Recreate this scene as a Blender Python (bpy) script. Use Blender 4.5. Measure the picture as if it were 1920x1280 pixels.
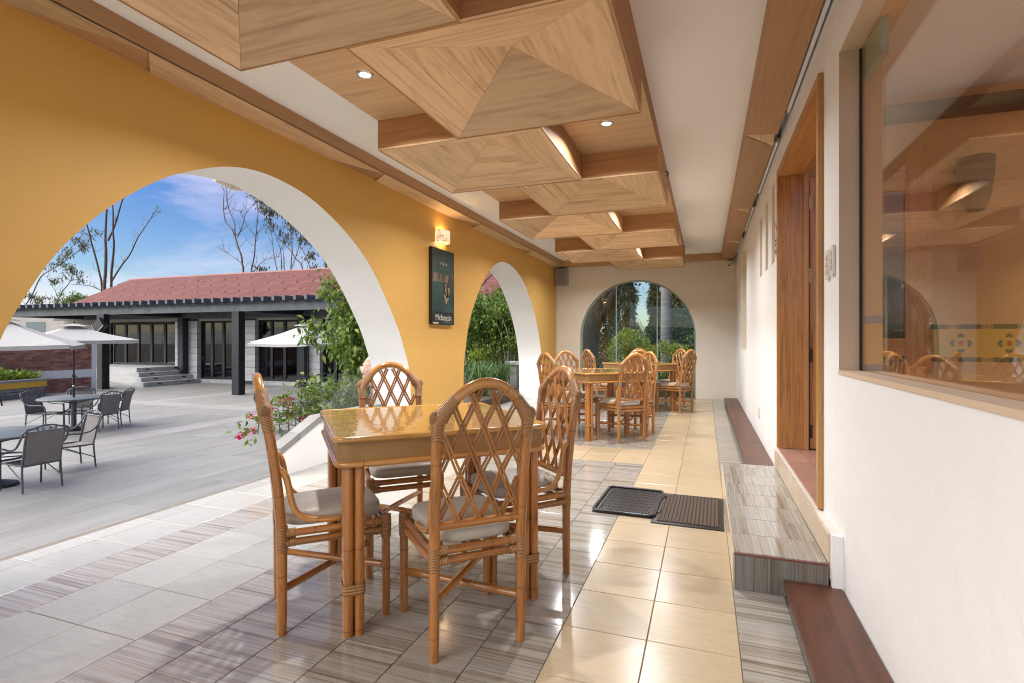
import bpy, bmesh, math, random
import numpy as np
from mathutils import Vector, Matrix
random.seed(7)
rng = np.random.default_rng(11)
R = math.radians
for o in list(bpy.data.objects):
    bpy.data.objects.remove(o)
scn = bpy.context.scene
COL = scn.collection

# ------------------------------------------------------------------ camera
CAM_H = 1.13
YAW = math.atan(363 / 1000.0)
cd = bpy.data.cameras.new('camera')
cam = bpy.data.objects.new('camera', cd)
COL.objects.link(cam)
cam.location = (0, 0, CAM_H)
cam.rotation_euler = (math.pi / 2, 0, YAW)
cd.sensor_width = 36
cd.lens = 18.75
cd.shift_y = -0.001
cd.clip_start = 0.05
cd.clip_end = 3000
scn.camera = cam

# ------------------------------------------------------------------ world, sun, exposure
SUN_EL, SUN_AZ = R(48), R(236)          # azimuth clockwise from +Y (north)
w = bpy.data.worlds.new('World')
scn.world = w
w.use_nodes = True
nt = w.node_tree
nt.nodes.clear()
wo = nt.nodes.new('ShaderNodeOutputWorld')
bg = nt.nodes.new('ShaderNodeBackground')
sky = nt.nodes.new('ShaderNodeTexSky')
sky.sky_type = 'NISHITA'
sky.sun_disc = False
sky.sun_elevation = SUN_EL
sky.sun_rotation = SUN_AZ
sky.air_density = 1.0
sky.dust_density = 0.6
sky.ozone_density = 2.0
tc = nt.nodes.new('ShaderNodeTexCoord')
mp = nt.nodes.new('ShaderNodeMapping')
mp.inputs['Scale'].default_value = (1.0, 1.0, 3.4)
n1 = nt.nodes.new('ShaderNodeTexNoise')
n1.inputs['Scale'].default_value = 3.1
n1.inputs['Detail'].default_value = 7
n1.inputs['Roughness'].default_value = 0.58
n1.inputs['Distortion'].default_value = 0.35
cr = nt.nodes.new('ShaderNodeValToRGB')
cr.color_ramp.elements[0].position = 0.43
cr.color_ramp.elements[1].position = 0.78
cr.color_ramp.elements[0].color = (0, 0, 0, 1)
cr.color_ramp.elements[1].color = (0.7, 0.7, 0.7, 1)
mx = nt.nodes.new('ShaderNodeMix')
mx.data_type = 'RGBA'
mx.inputs[7].default_value = (9.0, 7.9, 9.6, 1)
nt.links.new(tc.outputs['Generated'], mp.inputs['Vector'])
nt.links.new(mp.outputs[0], n1.inputs['Vector'])
nt.links.new(n1.outputs['Fac'], cr.inputs[0])
nt.links.new(cr.outputs[0], mx.inputs[0])
hs = nt.nodes.new('ShaderNodeHueSaturation')
hs.inputs['Saturation'].default_value = 1.4
hs.inputs['Hue'].default_value = 0.515
nt.links.new(sky.outputs[0], hs.inputs['Color'])
nt.links.new(hs.outputs[0], mx.inputs[6])
nt.links.new(mx.outputs[2], bg.inputs['Color'])
bg.inputs['Strength'].default_value = 0.055
nt.links.new(bg.outputs[0], wo.inputs['Surface'])

sd = bpy.data.lights.new('sun', 'SUN')
sd.energy = 3.5
sd.angle = R(85)
sd.color = (1.0, 0.95, 0.87)
sun = bpy.data.objects.new('sun', sd)
COL.objects.link(sun)
sdir = Vector((math.sin(SUN_AZ) * math.cos(SUN_EL), math.cos(SUN_AZ) * math.cos(SUN_EL), math.sin(SUN_EL)))
sun.rotation_euler = sdir.to_track_quat('Z', 'Y').to_euler()

scn.view_settings.view_transform = 'Standard'
scn.view_settings.look = 'None'
scn.view_settings.exposure = 1.28
scn.view_settings.gamma = 1
scn.view_settings.use_curve_mapping = False
scn.render.engine = 'CYCLES'
scn.cycles.use_denoising = True
try:
    scn.cycles.denoiser = 'OPENIMAGEDENOISE'
    scn.cycles.denoising_prefilter = 'ACCURATE'
except Exception:
    pass
scn.cycles.filter_width = 1.1
scn.cycles.max_bounces = 10
scn.cycles.diffuse_bounces = 5
scn.cycles.glossy_bounces = 4
scn.cycles.transparent_max_bounces = 12
scn.cycles.sample_clamp_indirect = 6
scn.cycles.caustics_reflective = False
scn.cycles.caustics_refractive = False
LAMP_W = 14.0          # each recessed downlight, the lamps that the photograph shows lit
SCONCE_W = 0.7


# ------------------------------------------------------------------ helpers
_s, _c = math.sin(YAW), math.cos(YAW)


def ray(u, v):
    a = (u - 960) / 1000.0
    b = (638 - v) / 1000.0
    return (-_s + a * _c, _c + a * _s, b)


def atY(u, v, Y):
    d = ray(u, v)
    t = Y / d[1]
    return Vector((d[0] * t, Y, CAM_H + d[2] * t))


class MB:
    """collects shapes for one mesh object"""

    def __init__(self):
        self.v, self.f, self.uv, self.mi = [], [], [], []

    def face(self, idx, uv=None, mi=0):
        self.f.append(tuple(idx))
        self.uv.append(uv if uv else [(0, 0)] * len(idx))
        self.mi.append(mi)

    def poly(self, pts, uv=None, mi=0):
        b = len(self.v)
        self.v += [tuple(p) for p in pts]
        self.face(range(b, b + len(pts)), uv, mi)

    def box(self, x0, x1, y0, y1, z0, z1, mi=0, M=None, uvs=1.0):
        b = len(self.v)
        ps = [(x0, y0, z0), (x1, y0, z0), (x1, y1, z0), (x0, y1, z0), (x0, y0, z1), (x1, y0, z1), (x1, y1, z1), (x0, y1, z1)]
        if M is not None:
            ps2 = [tuple(M @ Vector(p)) for p in ps]
        else:
            ps2 = ps
        self.v += ps2
        for q, ax in (((0, 3, 2, 1), 2), ((4, 5, 6, 7), 2), ((0, 1, 5, 4), 1), ((1, 2, 6, 5), 0), ((2, 3, 7, 6), 1), ((3, 0, 4, 7), 0)):
            i, j = [(1, 2), (0, 2), (0, 1)][ax]
            d = [abs(ps[6][k] - ps[0][k]) for k in range(3)]
            if d[i] > d[j]:
                uv = [(ps[k][j] * uvs, ps[k][i] * uvs) for k in q]
            else:
                uv = [(ps[k][i] * uvs, ps[k][j] * uvs) for k in q]
            self.face([b + k for k in q], uv, mi)
        return self

    def bbox(self, x0, x1, y0, y1, z0, z1, ch=0.004, mi=0, M=None):
        """box with chamfered vertical and top edges"""
        ps = [(x0, y0), (x1, y0), (x1, y1), (x0, y1)]
        b = len(self.v)
        ins = [(x0 + ch, y0 + ch), (x1 - ch, y0 + ch), (x1 - ch, y1 - ch), (x0 + ch, y1 - ch)]
        vs = [(p[0], p[1], z0) for p in ps] + [(p[0], p[1], z1 - ch) for p in ps] + [(p[0], p[1], z1) for p in ins]
        if M is not None:
            vs = [tuple(M @ Vector(p)) for p in vs]
        self.v += vs
        self.face([b + 3, b + 2, b + 1, b], [(p[0], p[1]) for p in reversed(ps)], mi)
        for k in range(4):
            n = (k + 1) % 4
            L = math.dist(ps[k], ps[n])
            self.face([b + k, b + n, b + 4 + n, b + 4 + k], [(0, z0), (L, z0), (L, z1), (0, z1)], mi)
            self.face([b + 4 + k, b + 4 + n, b + 8 + n, b + 8 + k], [ps[k], ps[n], ins[n], ins[k]], mi)
        self.face([b + 8, b + 9, b + 10, b + 11], ins, mi)
        return self

    def tube(self, path, r, n=8, caps=True, mi=0, flat=None):
        path = [Vector(p) for p in path]
        m = len(path)
        rs = list(r) if hasattr(r, '__len__') else [r] * m
        tg = []
        for i in range(m):
            t = (path[min(i + 1, m - 1)] - path[max(i - 1, 0)])
            tg.append(t.normalized() if t.length > 1e-9 else Vector((0, 0, 1)))
        ref = Vector((0, 0, 1)) if abs(tg[0].z) < 0.9 else Vector((1, 0, 0))
        nrm = (ref - tg[0] * ref.dot(tg[0])).normalized()
        b = len(self.v)
        L = 0
        Ls = []
        for i in range(m):
            if i:
                L += (path[i] - path[i - 1]).length
                nrm = (nrm - tg[i] * nrm.dot(tg[i]))
                nrm = nrm.normalized() if nrm.length > 1e-6 else tg[i].orthogonal().normalized()
            Ls.append(L)
            bn = tg[i].cross(nrm)
            for k in range(n):
                a = 2 * math.pi * k / n
                self.v.append(tuple(path[i] + (nrm * math.cos(a) + bn * math.sin(a)) * rs[i]))
        for i in range(m - 1):
            for k in range(n):
                k2 = (k + 1) % n
                u0, u1 = k / n * 0.12, (k + 1) / n * 0.12
                self.face([b + i * n + k, b + i * n + k2, b + (i + 1) * n + k2, b + (i + 1) * n + k],
                          [(u0, Ls[i]), (u1, Ls[i]), (u1, Ls[i + 1]), (u0, Ls[i + 1])], mi)
        if caps:
            self.face([b + k for k in reversed(range(n))], None, mi)
            self.face([b + (m - 1) * n + k for k in range(n)], None, mi)
        return self

    def lathe(self, prof, cx=0, cy=0, n=24, mi=0, a0=0, a1=2 * math.pi, M=None):
        b = len(self.v)
        full = abs(a1 - a0 - 2 * math.pi) < 1e-6
        cnt = n if full else n + 1
        for (r, z) in prof:
            for k in range(cnt):
                a = a0 + (a1 - a0) * k / n
                p = (cx + r * math.cos(a), cy + r * math.sin(a), z)
                if M is not None:
                    p = tuple(M @ Vector(p))
                self.v.append(p)
        for i in range(len(prof) - 1):
            for k in range(n):
                k2 = (k + 1) % cnt
                self.face([b + i * cnt + k, b + i * cnt + k2, b + (i + 1) * cnt + k2, b + (i + 1) * cnt + k],
                          [(k / n, prof[i][1]), ((k + 1) / n, prof[i][1]), ((k + 1) / n, prof[i + 1][1]), (k / n, prof[i + 1][1])], mi)
        return self

    def prism(self, outline, axis, a, bb, mi_front=0, mi_side=0, mi_back=0):
        """outline: 2-D points; axis 'X': (Y,Z) outline swept from X=a to X=bb; 'Y': (X,Z); 'Z': (X,Y)"""
        def P(p, t):
            return {'X': (t, p[0], p[1]), 'Y': (p[0], t, p[1]), 'Z': (p[0], p[1], t)}[axis]
        b = len(self.v)
        n = len(outline)
        self.v += [P(p, a) for p in outline] + [P(p, bb) for p in outline]
        self.face(range(b, b + n), [tuple(p) for p in outline], mi_front)
        self.face(reversed(range(b + n, b + 2 * n)), [tuple(p) for p in reversed(outline)], mi_back)
        L = 0
        for k in range(n):
            k2 = (k + 1) % n
            d = math.dist(outline[k], outline[k2])
            self.face([b + k2, b + k, b + n + k, b + n + k2], [(L + d, a), (L, a), (L, bb), (L + d, bb)], mi_side)
            L += d
        return self

    def ellipsoid(self, c, r, n=16, m=10, e=1.0, M=None):
        b = len(self.v)
        sg = lambda x: math.copysign(abs(x) ** e, x)
        for i in range(m + 1):
            th = math.pi * i / m - math.pi / 2
            for k in range(n):
                ph = 2 * math.pi * k / n
                p = (c[0] + r[0] * sg(math.cos(th)) * sg(math.cos(ph)), c[1] + r[1] * sg(math.cos(th)) * sg(math.sin(ph)), c[2] + r[2] * sg(math.sin(th)))
                if M is not None:
                    p = tuple(M @ Vector(p))
                self.v.append(p)
        for i in range(m):
            for k in range(n):
                k2 = (k + 1) % n
                self.face([b + i * n + k, b + i * n + k2, b + (i + 1) * n + k2, b + (i + 1) * n + k],
                          [(k / n, i / m), ((k + 1) / n, i / m), ((k + 1) / n, (i + 1) / m), (k / n, (i + 1) / m)])
        return self

    def mesh(self, name, mats, smooth=None):
        me = bpy.data.meshes.new(name)
        me.from_pydata(self.v, [], self.f)
        uvl = me.uv_layers.new(name='UVMap')
        flat = np.array([c for uv in self.uv for p in uv for c in p], dtype=np.float32)
        if len(flat) == 2 * len(uvl.data):
            uvl.data.foreach_set('uv', flat)
        mats = mats if isinstance(mats, (list, tuple)) else [mats]
        for m in mats:
            me.materials.append(m)
        if len(mats) > 1:
            me.polygons.foreach_set('material_index', self.mi)
        if any(len(f) > 4 for f in self.f):
            bm = bmesh.new()
            bm.from_mesh(me)
            bmesh.ops.triangulate(bm, faces=[f for f in bm.faces if len(f.verts) > 4])
            bm.to_mesh(me)
            bm.free()
        if smooth is not None:
            me.polygons.foreach_set('use_smooth', [True] * len(me.polygons))
            me.set_sharp_from_angle(angle=R(smooth))
        me.update()
        return me

    def build(self, name, mats, parent=None, smooth=None, loc=None):
        o = bpy.data.objects.new(name, self.mesh(name, mats, smooth))
        COL.objects.link(o)
        if parent is not None:
            o.parent = parent
        if loc is not None:
            o.location = loc
        return o


def inst(name, me, parent=None, loc=(0, 0, 0), rz=0, scale=None):
    o = bpy.data.objects.new(name, me)
    COL.objects.link(o)
    o.location = loc
    o.rotation_euler = (0, 0, rz)
    if scale is not None:
        o.scale = scale
    if parent is not None:
        o.parent = parent
    return o


def tag(o, label=None, cat=None, group=None, kind=None):
    if label:
        o['label'] = label
    if cat:
        o['category'] = cat
    if group:
        o['group'] = group
    if kind:
        o['kind'] = kind
    return o


def thing(name, label, cat, loc=(0, 0, 0), rz=0, group=None):
    o = bpy.data.objects.new(name, None)
    COL.objects.link(o)
    o.location = loc
    o.rotation_euler = (0, 0, rz)
    o.empty_display_size = 0.1
    return tag(o, label, cat, group)


def setting(name):
    o = bpy.data.objects.new(name, None)
    COL.objects.link(o)
    o['kind'] = 'structure'
    return o


def dup(root, loc, rz, label):
    r = root.copy()
    COL.objects.link(r)
    r.location = loc
    r.rotation_euler = (0, 0, rz)
    r['label'] = label
    for ch in list(root.children):
        k = ch.copy()
        COL.objects.link(k)
        k.parent = r
        for g in list(ch.children):
            d = g.copy()
            COL.objects.link(d)
            d.parent = k
    return r


def spline(pts, n=6):
    """Catmull-Rom through 2-D or 3-D points"""
    P = [np.array(p, float) for p in pts]
    P = [2 * P[0] - P[1]] + P + [2 * P[-1] - P[-2]]
    out = []
    for i in range(1, len(P) - 2):
        for k in range(n):
            t = k / n
            a, b, c, d = P[i - 1], P[i], P[i + 1], P[i + 2]
            out.append(tuple(0.5 * ((2 * b) + (c - a) * t + (2 * a - 5 * b + 4 * c - d) * t * t + (3 * b - a - 3 * c + d) * t ** 3)))
    out.append(tuple(P[-2]))
    return out


# ------------------------------------------------------------------ materials
class NT:
    def __init__(self, name):
        self.m = bpy.data.materials.new(name)
        self.m.use_nodes = True
        self.t = self.m.node_tree
        self.b = self.t.nodes['Principled BSDF']
        self.out = self.t.nodes['Material Output']

    def n(self, ty, **k):
        x = self.t.nodes.new('ShaderNode' + ty)
        for a, v in k.items():
            setattr(x, a, v)
        return x

    def l(self, a, b):
        self.t.links.new(a, b)

    def coords(self, kind='Object', scale=(1, 1, 1), rot=(0, 0, 0)):
        c = self.n('TexCoord')
        m = self.n('Mapping')
        m.inputs['Scale'].default_value = scale
        m.inputs['Rotation'].default_value = rot
        self.l(c.outputs[kind], m.inputs['Vector'])
        return m.outputs[0]

    def noise(self, vec, scale, detail=4, rough=0.55, dist=0.0, rand=False):
        x = self.n('TexNoise')
        if rand:
            x.noise_dimensions = '4D'
            oi = self.n('ObjectInfo')
            mu = self.n('Math', operation='MULTIPLY')
            mu.inputs[1].default_value = 37.0
            self.l(oi.outputs['Random'], mu.inputs[0])
            self.l(mu.outputs[0], x.inputs['W'])
        x.inputs['Scale'].default_value = scale
        x.inputs['Detail'].default_value = detail
        x.inputs['Roughness'].default_value = rough
        x.inputs['Distortion'].default_value = dist
        self.l(vec, x.inputs['Vector'])
        return x.outputs['Fac']

    def ramp(self, fac, stops):
        r = self.n('ValToRGB')
        e = r.color_ramp.elements
        while len(e) < len(stops):
            e.new(0.5)
        for k, (p, c) in enumerate(stops):
            e[k].position = p
            e[k].color = (c[0], c[1], c[2], 1)
        self.l(fac, r.inputs[0])
        return r.outputs[0]

    def mix(self, fac, a, b, mode='MIX'):
        x = self.n('Mix', data_type='RGBA', blend_type=mode)
        for s, val in ((0, fac), (6, a), (7, b)):
            if isinstance(val, (int, float)):
                x.inputs[s].default_value = val
            elif isinstance(val, tuple):
                x.inputs[s].default_value = (val[0], val[1], val[2], 1)
            else:
                self.l(val, x.inputs[s])
        return x.outputs[2]

    def math(self, op, a, b=0.0):
        x = self.n('Math', operation=op)
        for s, val in ((0, a), (1, b)):
            if isinstance(val, (int, float)):
                x.inputs[s].default_value = val
            else:
                self.l(val, x.inputs[s])
        return x.outputs[0]

    def bump(self, h, strength=0.3, dist=0.01, normal=None):
        x = self.n('Bump')
        x.inputs['Strength'].default_value = strength
        x.inputs['Distance'].default_value = dist
        self.l(h, x.inputs['Height'])
        if normal is not None:
            self.l(normal, x.inputs['Normal'])
        self.l(x.outputs[0], self.b.inputs['Normal'])
        return x.outputs[0]

    def set(self, col=None, rough=None, metal=None, spec=None, coat=None, coat_r=None, sheen=None):
        b = self.b.inputs
        if col is not None:
            if isinstance(col, tuple):
                b['Base Color'].default_value = (col[0], col[1], col[2], 1)
            else:
                self.l(col, b['Base Color'])
        if rough is not None:
            if isinstance(rough, (int, float)):
                b['Roughness'].default_value = rough
            else:
                self.l(rough, b['Roughness'])
        if metal is not None:
            b['Metallic'].default_value = metal
        if spec is not None:
            b['Specular IOR Level'].default_value = spec
        if coat is not None:
            b['Coat Weight'].default_value = coat
        if coat_r is not None:
            b['Coat Roughness'].default_value = coat_r
        if sheen is not None:
            b['Sheen Weight'].default_value = sheen
        return self


def plaster(name, c, var=0.06, scale=1.2, bump=0.25, rough=0.85, fine=90):
    k = NT(name)
    v = k.coords('Object')
    a = k.noise(v, scale, 5, 0.6)
    d = tuple(x * (1 - var) for x in c)
    l = tuple(min(1, x * (1 + var)) for x in c)
    col = k.ramp(a, [(0.3, d), (0.7, l)])
    scf = k.ramp(k.noise(k.coords('Object', (1.0, 1.0, 0.35)), 2.6, 6, 0.72, 0.6), [(0.56, (0, 0, 0)), (0.74, (0.14, 0.14, 0.14))])
    col = k.mix(scf, col, tuple(q * 0.72 for q in c))
    k.set(col, rough)
    f = k.noise(v, fine, 4, 0.6)
    g = k.noise(v, 7, 3, 0.5)
    h = k.math('ADD', k.math('MULTIPLY', f, 0.5), k.math('MULTIPLY', g, 1.5))
    k.bump(h, bump, 0.006)
    return k.m


def flat(name, c, rough=0.5, metal=0.0, var=0.08, scale=12, bump=0.0, spec=None, coat=None):
    k = NT(name)
    v = k.coords('Object')
    a = k.noise(v, scale, 4, 0.6, rand=True)
    k.set(k.ramp(a, [(0.3, tuple(x * (1 - var) for x in c)), (0.7, tuple(min(1, x * (1 + var)) for x in c))]), rough, metal, spec, coat)
    if bump:
        k.bump(k.noise(v, scale * 8, 3), bump, 0.004)
    return k.m


def wood_uv(name, light, dark, fig=1.0, rough=0.45, coat=0.0, along=0.9, across=22, streak=0.5, coat_r=0.1, spec=0.4, tone=0.13, strip=0.0, nodes=0.0):
    """grain runs along V of the UV map (metres)"""
    k = NT(name)
    v = k.coords('UV', (across * 0.12, along * 0.12, 1))
    v2 = k.coords('UV', (across, along, 1))
    v3 = k.coords('UV', (across * 9, along * 3, 1))
    w1 = k.noise(v, 9, 4, 0.55, 0.9, rand=True)
    w2 = k.noise(v2, 2.2, 6, 0.62, 0.5, rand=True)
    w3 = k.noise(v3, 2.0, 3, 0.5, 0.0, rand=True)
    band = k.math('PINGPONG', k.math('MULTIPLY', w1, 9.0), 1.0)
    f = k.math('ADD', k.math('MULTIPLY', band, 0.35 * fig), k.math('MULTIPLY', w2, 0.75))
    f = k.math('ADD', f, k.math('MULTIPLY', w3, 0.18))
    mid = tuple((a * 0.62 + b * 0.38) for a, b in zip(light, dark))
    lines = k.noise(k.coords('UV', (across * 1.6, along * 0.22, 1)), 1.6, 3, 0.5, 0.8, rand=True)
    col = k.ramp(f, [(0.30, dark), (0.52, mid), (0.80, light)])
    col = k.mix(k.ramp(lines, [(0.60, (0, 0, 0)), (0.72, (0.55 * fig,) * 3)]), col, tuple(q * 0.55 for q in dark))
    oi = k.n('ObjectInfo')
    hv = k.n('HueSaturation')
    k.l(col, hv.inputs['Color'])
    val = k.math('ADD', k.math('MULTIPLY', oi.outputs['Random'], 2 * tone), 1 - tone)
    sx = k.n('SeparateXYZ')
    k.l(k.coords('UV'), sx.inputs[0])
    if strip:
        cell = k.math('FLOOR', k.math('DIVIDE', sx.outputs[0], strip))
        wn = k.n('TexWhiteNoise', noise_dimensions='2D')
        cx = k.n('CombineXYZ')
        k.l(cell, cx.inputs[0])
        k.l(oi.outputs['Random'], cx.inputs[1])
        k.l(cx.outputs[0], wn.inputs['Vector'])
        val = k.math('MULTIPLY', val, k.math('ADD', k.math('MULTIPLY', wn.outputs['Value'], 0.16), 0.92))
    if nodes:
        fr = k.math('FRACT', k.math('ADD', k.math('DIVIDE', sx.outputs[1], nodes), k.math('MULTIPLY', oi.outputs['Random'], 7.3)))
        ring = k.math('LESS_THAN', k.math('ABSOLUTE', k.math('SUBTRACT', fr, 0.5)), 0.011)
        val = k.math('MULTIPLY', val, k.math('SUBTRACT', 1.0, k.math('MULTIPLY', ring, 0.35)))
    k.l(val, hv.inputs['Value'])
    k.set(hv.outputs[0], rough, None, spec, coat, coat_r)
    k.bump(f, 0.08, 0.003)
    return k.m


M = {}
M['yellow'] = plaster('yellow_plaster', (0.59, 0.342, 0.085), 0.05, 0.8, 0.22, 0.62)
M['white'] = plaster('white_plaster', (0.82, 0.815, 0.80), 0.03, 0.9, 0.5, 0.8)
M['cream'] = plaster('cream_plaster', (0.72, 0.66, 0.57), 0.04, 0.9, 0.35, 0.85)
M['ceil'] = plaster('ceiling_plaster', (0.84, 0.835, 0.82), 0.02, 1.0, 0.3, 0.9, 140)
M['tan'] = plaster('tan_plaster', (0.66, 0.385, 0.165), 0.10, 1.6, 0.9, 0.7, 45)
M['tan_paint'] = plaster('tan_reveal_paint', (0.62, 0.47, 0.33), 0.05, 1.5, 0.6, 0.7, 45)
M['veneer'] = wood_uv('oak_veneer', (0.64, 0.45, 0.265), (0.40, 0.24, 0.12), 1.2, 0.5, 0.05, 0.9, 10, tone=0.23, strip=0.31)
M['veneer_side'] = wood_uv('cedar_side_board', (0.44, 0.235, 0.10), (0.28, 0.135, 0.052), 0.6, 0.68, 0.0, 0.8, 14)
M['ply'] = wood_uv('ribbon_plywood', (0.60, 0.42, 0.24), (0.36, 0.21, 0.10), 0.3, 0.55, 0.0, 0.5, 26)
M['beam'] = wood_uv('beam_board', (0.44, 0.255, 0.125), (0.33, 0.18, 0.085), 0.3, 0.55, 0.0, 0.8, 14)
M['door'] = wood_uv('varnished_door_wood', (0.46, 0.20, 0.05), (0.20, 0.066, 0.012), 1.2, 0.3, 0.5, 1.2, 18, coat_r=0.12)
M['trim_wood'] = wood_uv('door_casing_wood', (0.52, 0.26, 0.085), (0.32, 0.135, 0.035), 0.5, 0.35, 0.3, 1.0, 20)
M['mahogany'] = wood_uv('mahogany_board', (0.11, 0.037, 0.017), (0.04, 0.012, 0.006), 0.8, 0.42, 0.12, 0.8, 9, coat_r=0.25)
M['rattan'] = wood_uv('varnished_rattan', (0.46, 0.185, 0.040), (0.16, 0.048, 0.008), 0.7, 0.28, 0.6, 2.2, 26, coat_r=0.09, tone=0.2, nodes=0.31)
M['rattan_arch'] = wood_uv('pale_rattan_arch', (0.60, 0.29, 0.075), (0.31, 0.115, 0.024), 0.4, 0.25, 0.7, 2.0, 26, coat_r=0.08, tone=0.16, nodes=0.27)
M['cane'] = wood_uv('split_cane', (0.47, 0.20, 0.046), (0.20, 0.066, 0.013), 0.3, 0.3, 0.5, 2.0, 30, coat_r=0.1)


def lashing_mat():
    k = NT('rattan_lashing')
    v = k.coords('UV', (3, 135, 1))
    wv = k.n('TexWave', wave_type='BANDS', bands_direction='Y')
    wv.inputs['Scale'].default_value = 0.42
    wv.inputs['Distortion'].default_value = 1.6
    wv.inputs['Detail'].default_value = 2
    k.l(v, wv.inputs['Vector'])
    k.set(k.ramp(wv.outputs['Fac'], [(0.0, (0.16, 0.060, 0.016)), (0.35, (0.36, 0.16, 0.045)), (1, (0.46, 0.235, 0.08))]), 0.38, None, 0.5, 0.3, 0.2)
    k.bump(wv.outputs['Fac'], 0.6, 0.003)
    return k.m


M['lash'] = lashing_mat()


def cushion_mat():
    k = NT('satin_cushion')
    v = k.coords('Object')
    a = k.noise(v, 5, 3)
    k.set(k.ramp(a, [(0.3, (0.36, 0.315, 0.25)), (0.7, (0.47, 0.42, 0.345))]), 0.42, None, 0.5, None, None, 0.3)
    h = k.math('ADD', k.noise(v, 9, 4, 0.6, 0.6), k.math('MULTIPLY', k.noise(v, 500, 2), 0.08))
    k.bump(h, 0.35, 0.012)
    return k.m


M['cushion'] = cushion_mat()


def tabletop_mat():
    k = NT('varnished_tabletop')
    v = k.coords('Object', (1.4, 9, 1), (0, 0, R(18)))
    a = k.noise(v, 2.4, 6, 0.6, 0.8)
    b = k.noise(k.coords('Object'), 2.2, 3, 0.5)
    col = k.ramp(a, [(0.25, (0.30, 0.125, 0.022)), (0.5, (0.52, 0.265, 0.055)), (0.75, (0.66, 0.38, 0.105))])
    k.set(k.mix(k.math('MULTIPLY', b, 0.35), col, (0.54, 0.26, 0.05)), 0.22, None, 0.5, 1.0, 0.03)
    bp = k.n('Bump')
    bp.inputs['Strength'].default_value = 0.10
    bp.inputs['Distance'].default_value = 0.01
    k.l(k.noise(k.coords('Object'), 14, 2, 0.4), bp.inputs['Height'])
    k.l(bp.outputs[0], k.b.inputs['Coat Normal'])
    return k.m


M['tabletop'] = tabletop_mat()


def weave_mat():
    k = NT('woven_apron')
    v = k.coords('UV', (1, 1, 1))
    w1 = k.n('TexWave', wave_type='BANDS', bands_direction='X')
    w1.inputs['Scale'].default_value = 120
    w1.inputs['Distortion'].default_value = 0.8
    k.l(v, w1.inputs['Vector'])
    w2 = k.n('TexWave', wave_type='BANDS', bands_direction='Y')
    w2.inputs['Scale'].default_value = 90
    w2.inputs['Distortion'].default_value = 0.8
    k.l(v, w2.inputs['Vector'])
    f = k.math('MULTIPLY', w1.outputs['Fac'], w2.outputs['Fac'])
    f2 = k.math('ADD', k.math('MULTIPLY', f, 0.6), k.math('MULTIPLY', k.noise(v, 9, 4), 0.5))
    k.set(k.ramp(f2, [(0.15, (0.24, 0.12, 0.032)), (0.6, (0.40, 0.22, 0.07)), (0.95, (0.52, 0.32, 0.12))]), 0.5, None, 0.4, 0.15, 0.3)
    k.bump(f, 0.5, 0.002)
    return k.m


M['weave'] = weave_mat()


def cream_tile_mat(name, c):
    k = NT(name)
    v = k.coords('Object', (3.0, 60, 1))
    a = k.noise(v, 3.0, 4, 0.65, rand=True)
    v2 = k.coords('Object', (1, 1, 1))
    b = k.noise(k.coords('Object', (4, 14, 1)), 2.6, 4, 0.6, rand=True)
    col = k.ramp(k.math('ADD', k.math('MULTIPLY', a, 0.6), k.math('MULTIPLY', b, 0.4)),
                 [(0.32, tuple(x * 0.86 for x in c)), (0.52, c), (0.72, tuple(min(1, x * 1.08) for x in c))])
    oi = k.n('ObjectInfo')
    hv = k.n('HueSaturation')
    k.l(col, hv.inputs['Color'])
    k.l(k.math('ADD', k.math('MULTIPLY', oi.outputs['Random'], 0.17), 0.915), hv.inputs['Value'])
    gp = k.n('NewGeometry')
    k.set(hv.outputs[0], k.ramp(k.noise(gp.outputs['Position'], 2.3, 6, 0.7, 0.8), [(0.35, (0.215,) * 3), (0.65, (0.265,) * 3)]), None, 0.5)
    k.bump(k.noise(v2, 3.5, 2), 0.03, 0.01)
    return k.m


M['tile_cream'] = cream_tile_mat('beige_floor_tile', (0.475, 0.37, 0.235))
M['tile_pale'] = cream_tile_mat('pale_floor_tile', (0.39, 0.38, 0.345))
M['riser'] = cream_tile_mat('beige_riser_tile', (0.62, 0.50, 0.36))


def stripe_mat(name, axis='x', dark=1.0):
    k = NT(name)
    sc = (0.7, 150, 1) if axis == 'x' else ((150, 0.7, 1) if axis == 'y' else (150, 150, 0.8))
    v = k.coords('Object', sc)
    a = k.noise(v, 1.25, 5, 0.72, 0.15, rand=True)
    sc2 = tuple(q * 0.16 if q > 5 else q for q in sc)
    b = k.noise(k.coords('Object', sc2), 1.0, 3, 0.6, 0.1, rand=True)
    d = dark
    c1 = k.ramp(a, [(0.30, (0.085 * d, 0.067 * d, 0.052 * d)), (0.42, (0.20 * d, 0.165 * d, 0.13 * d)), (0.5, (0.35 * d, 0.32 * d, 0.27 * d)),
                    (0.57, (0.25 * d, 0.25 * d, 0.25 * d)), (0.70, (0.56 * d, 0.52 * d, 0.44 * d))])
    c2 = k.ramp(b, [(0.35, (0.62, 0.55, 0.46)), (0.5, (1.0, 0.97, 0.92)), (0.62, (0.93, 0.97, 1.0)), (0.7, (1.1, 1.0, 0.82))])
    hv = k.n('HueSaturation')
    hv.inputs['Saturation'].default_value = 0.85
    hv.inputs['Value'].default_value = 1.0
    k.l(k.mix(1.0, c1, c2, 'MULTIPLY'), hv.inputs['Color'])
    k.set(hv.outputs[0], 0.12, None, 0.6)
    k.bump(k.noise(k.coords('Object'), 3.5, 2), 0.03, 0.01)
    return k.m


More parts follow.
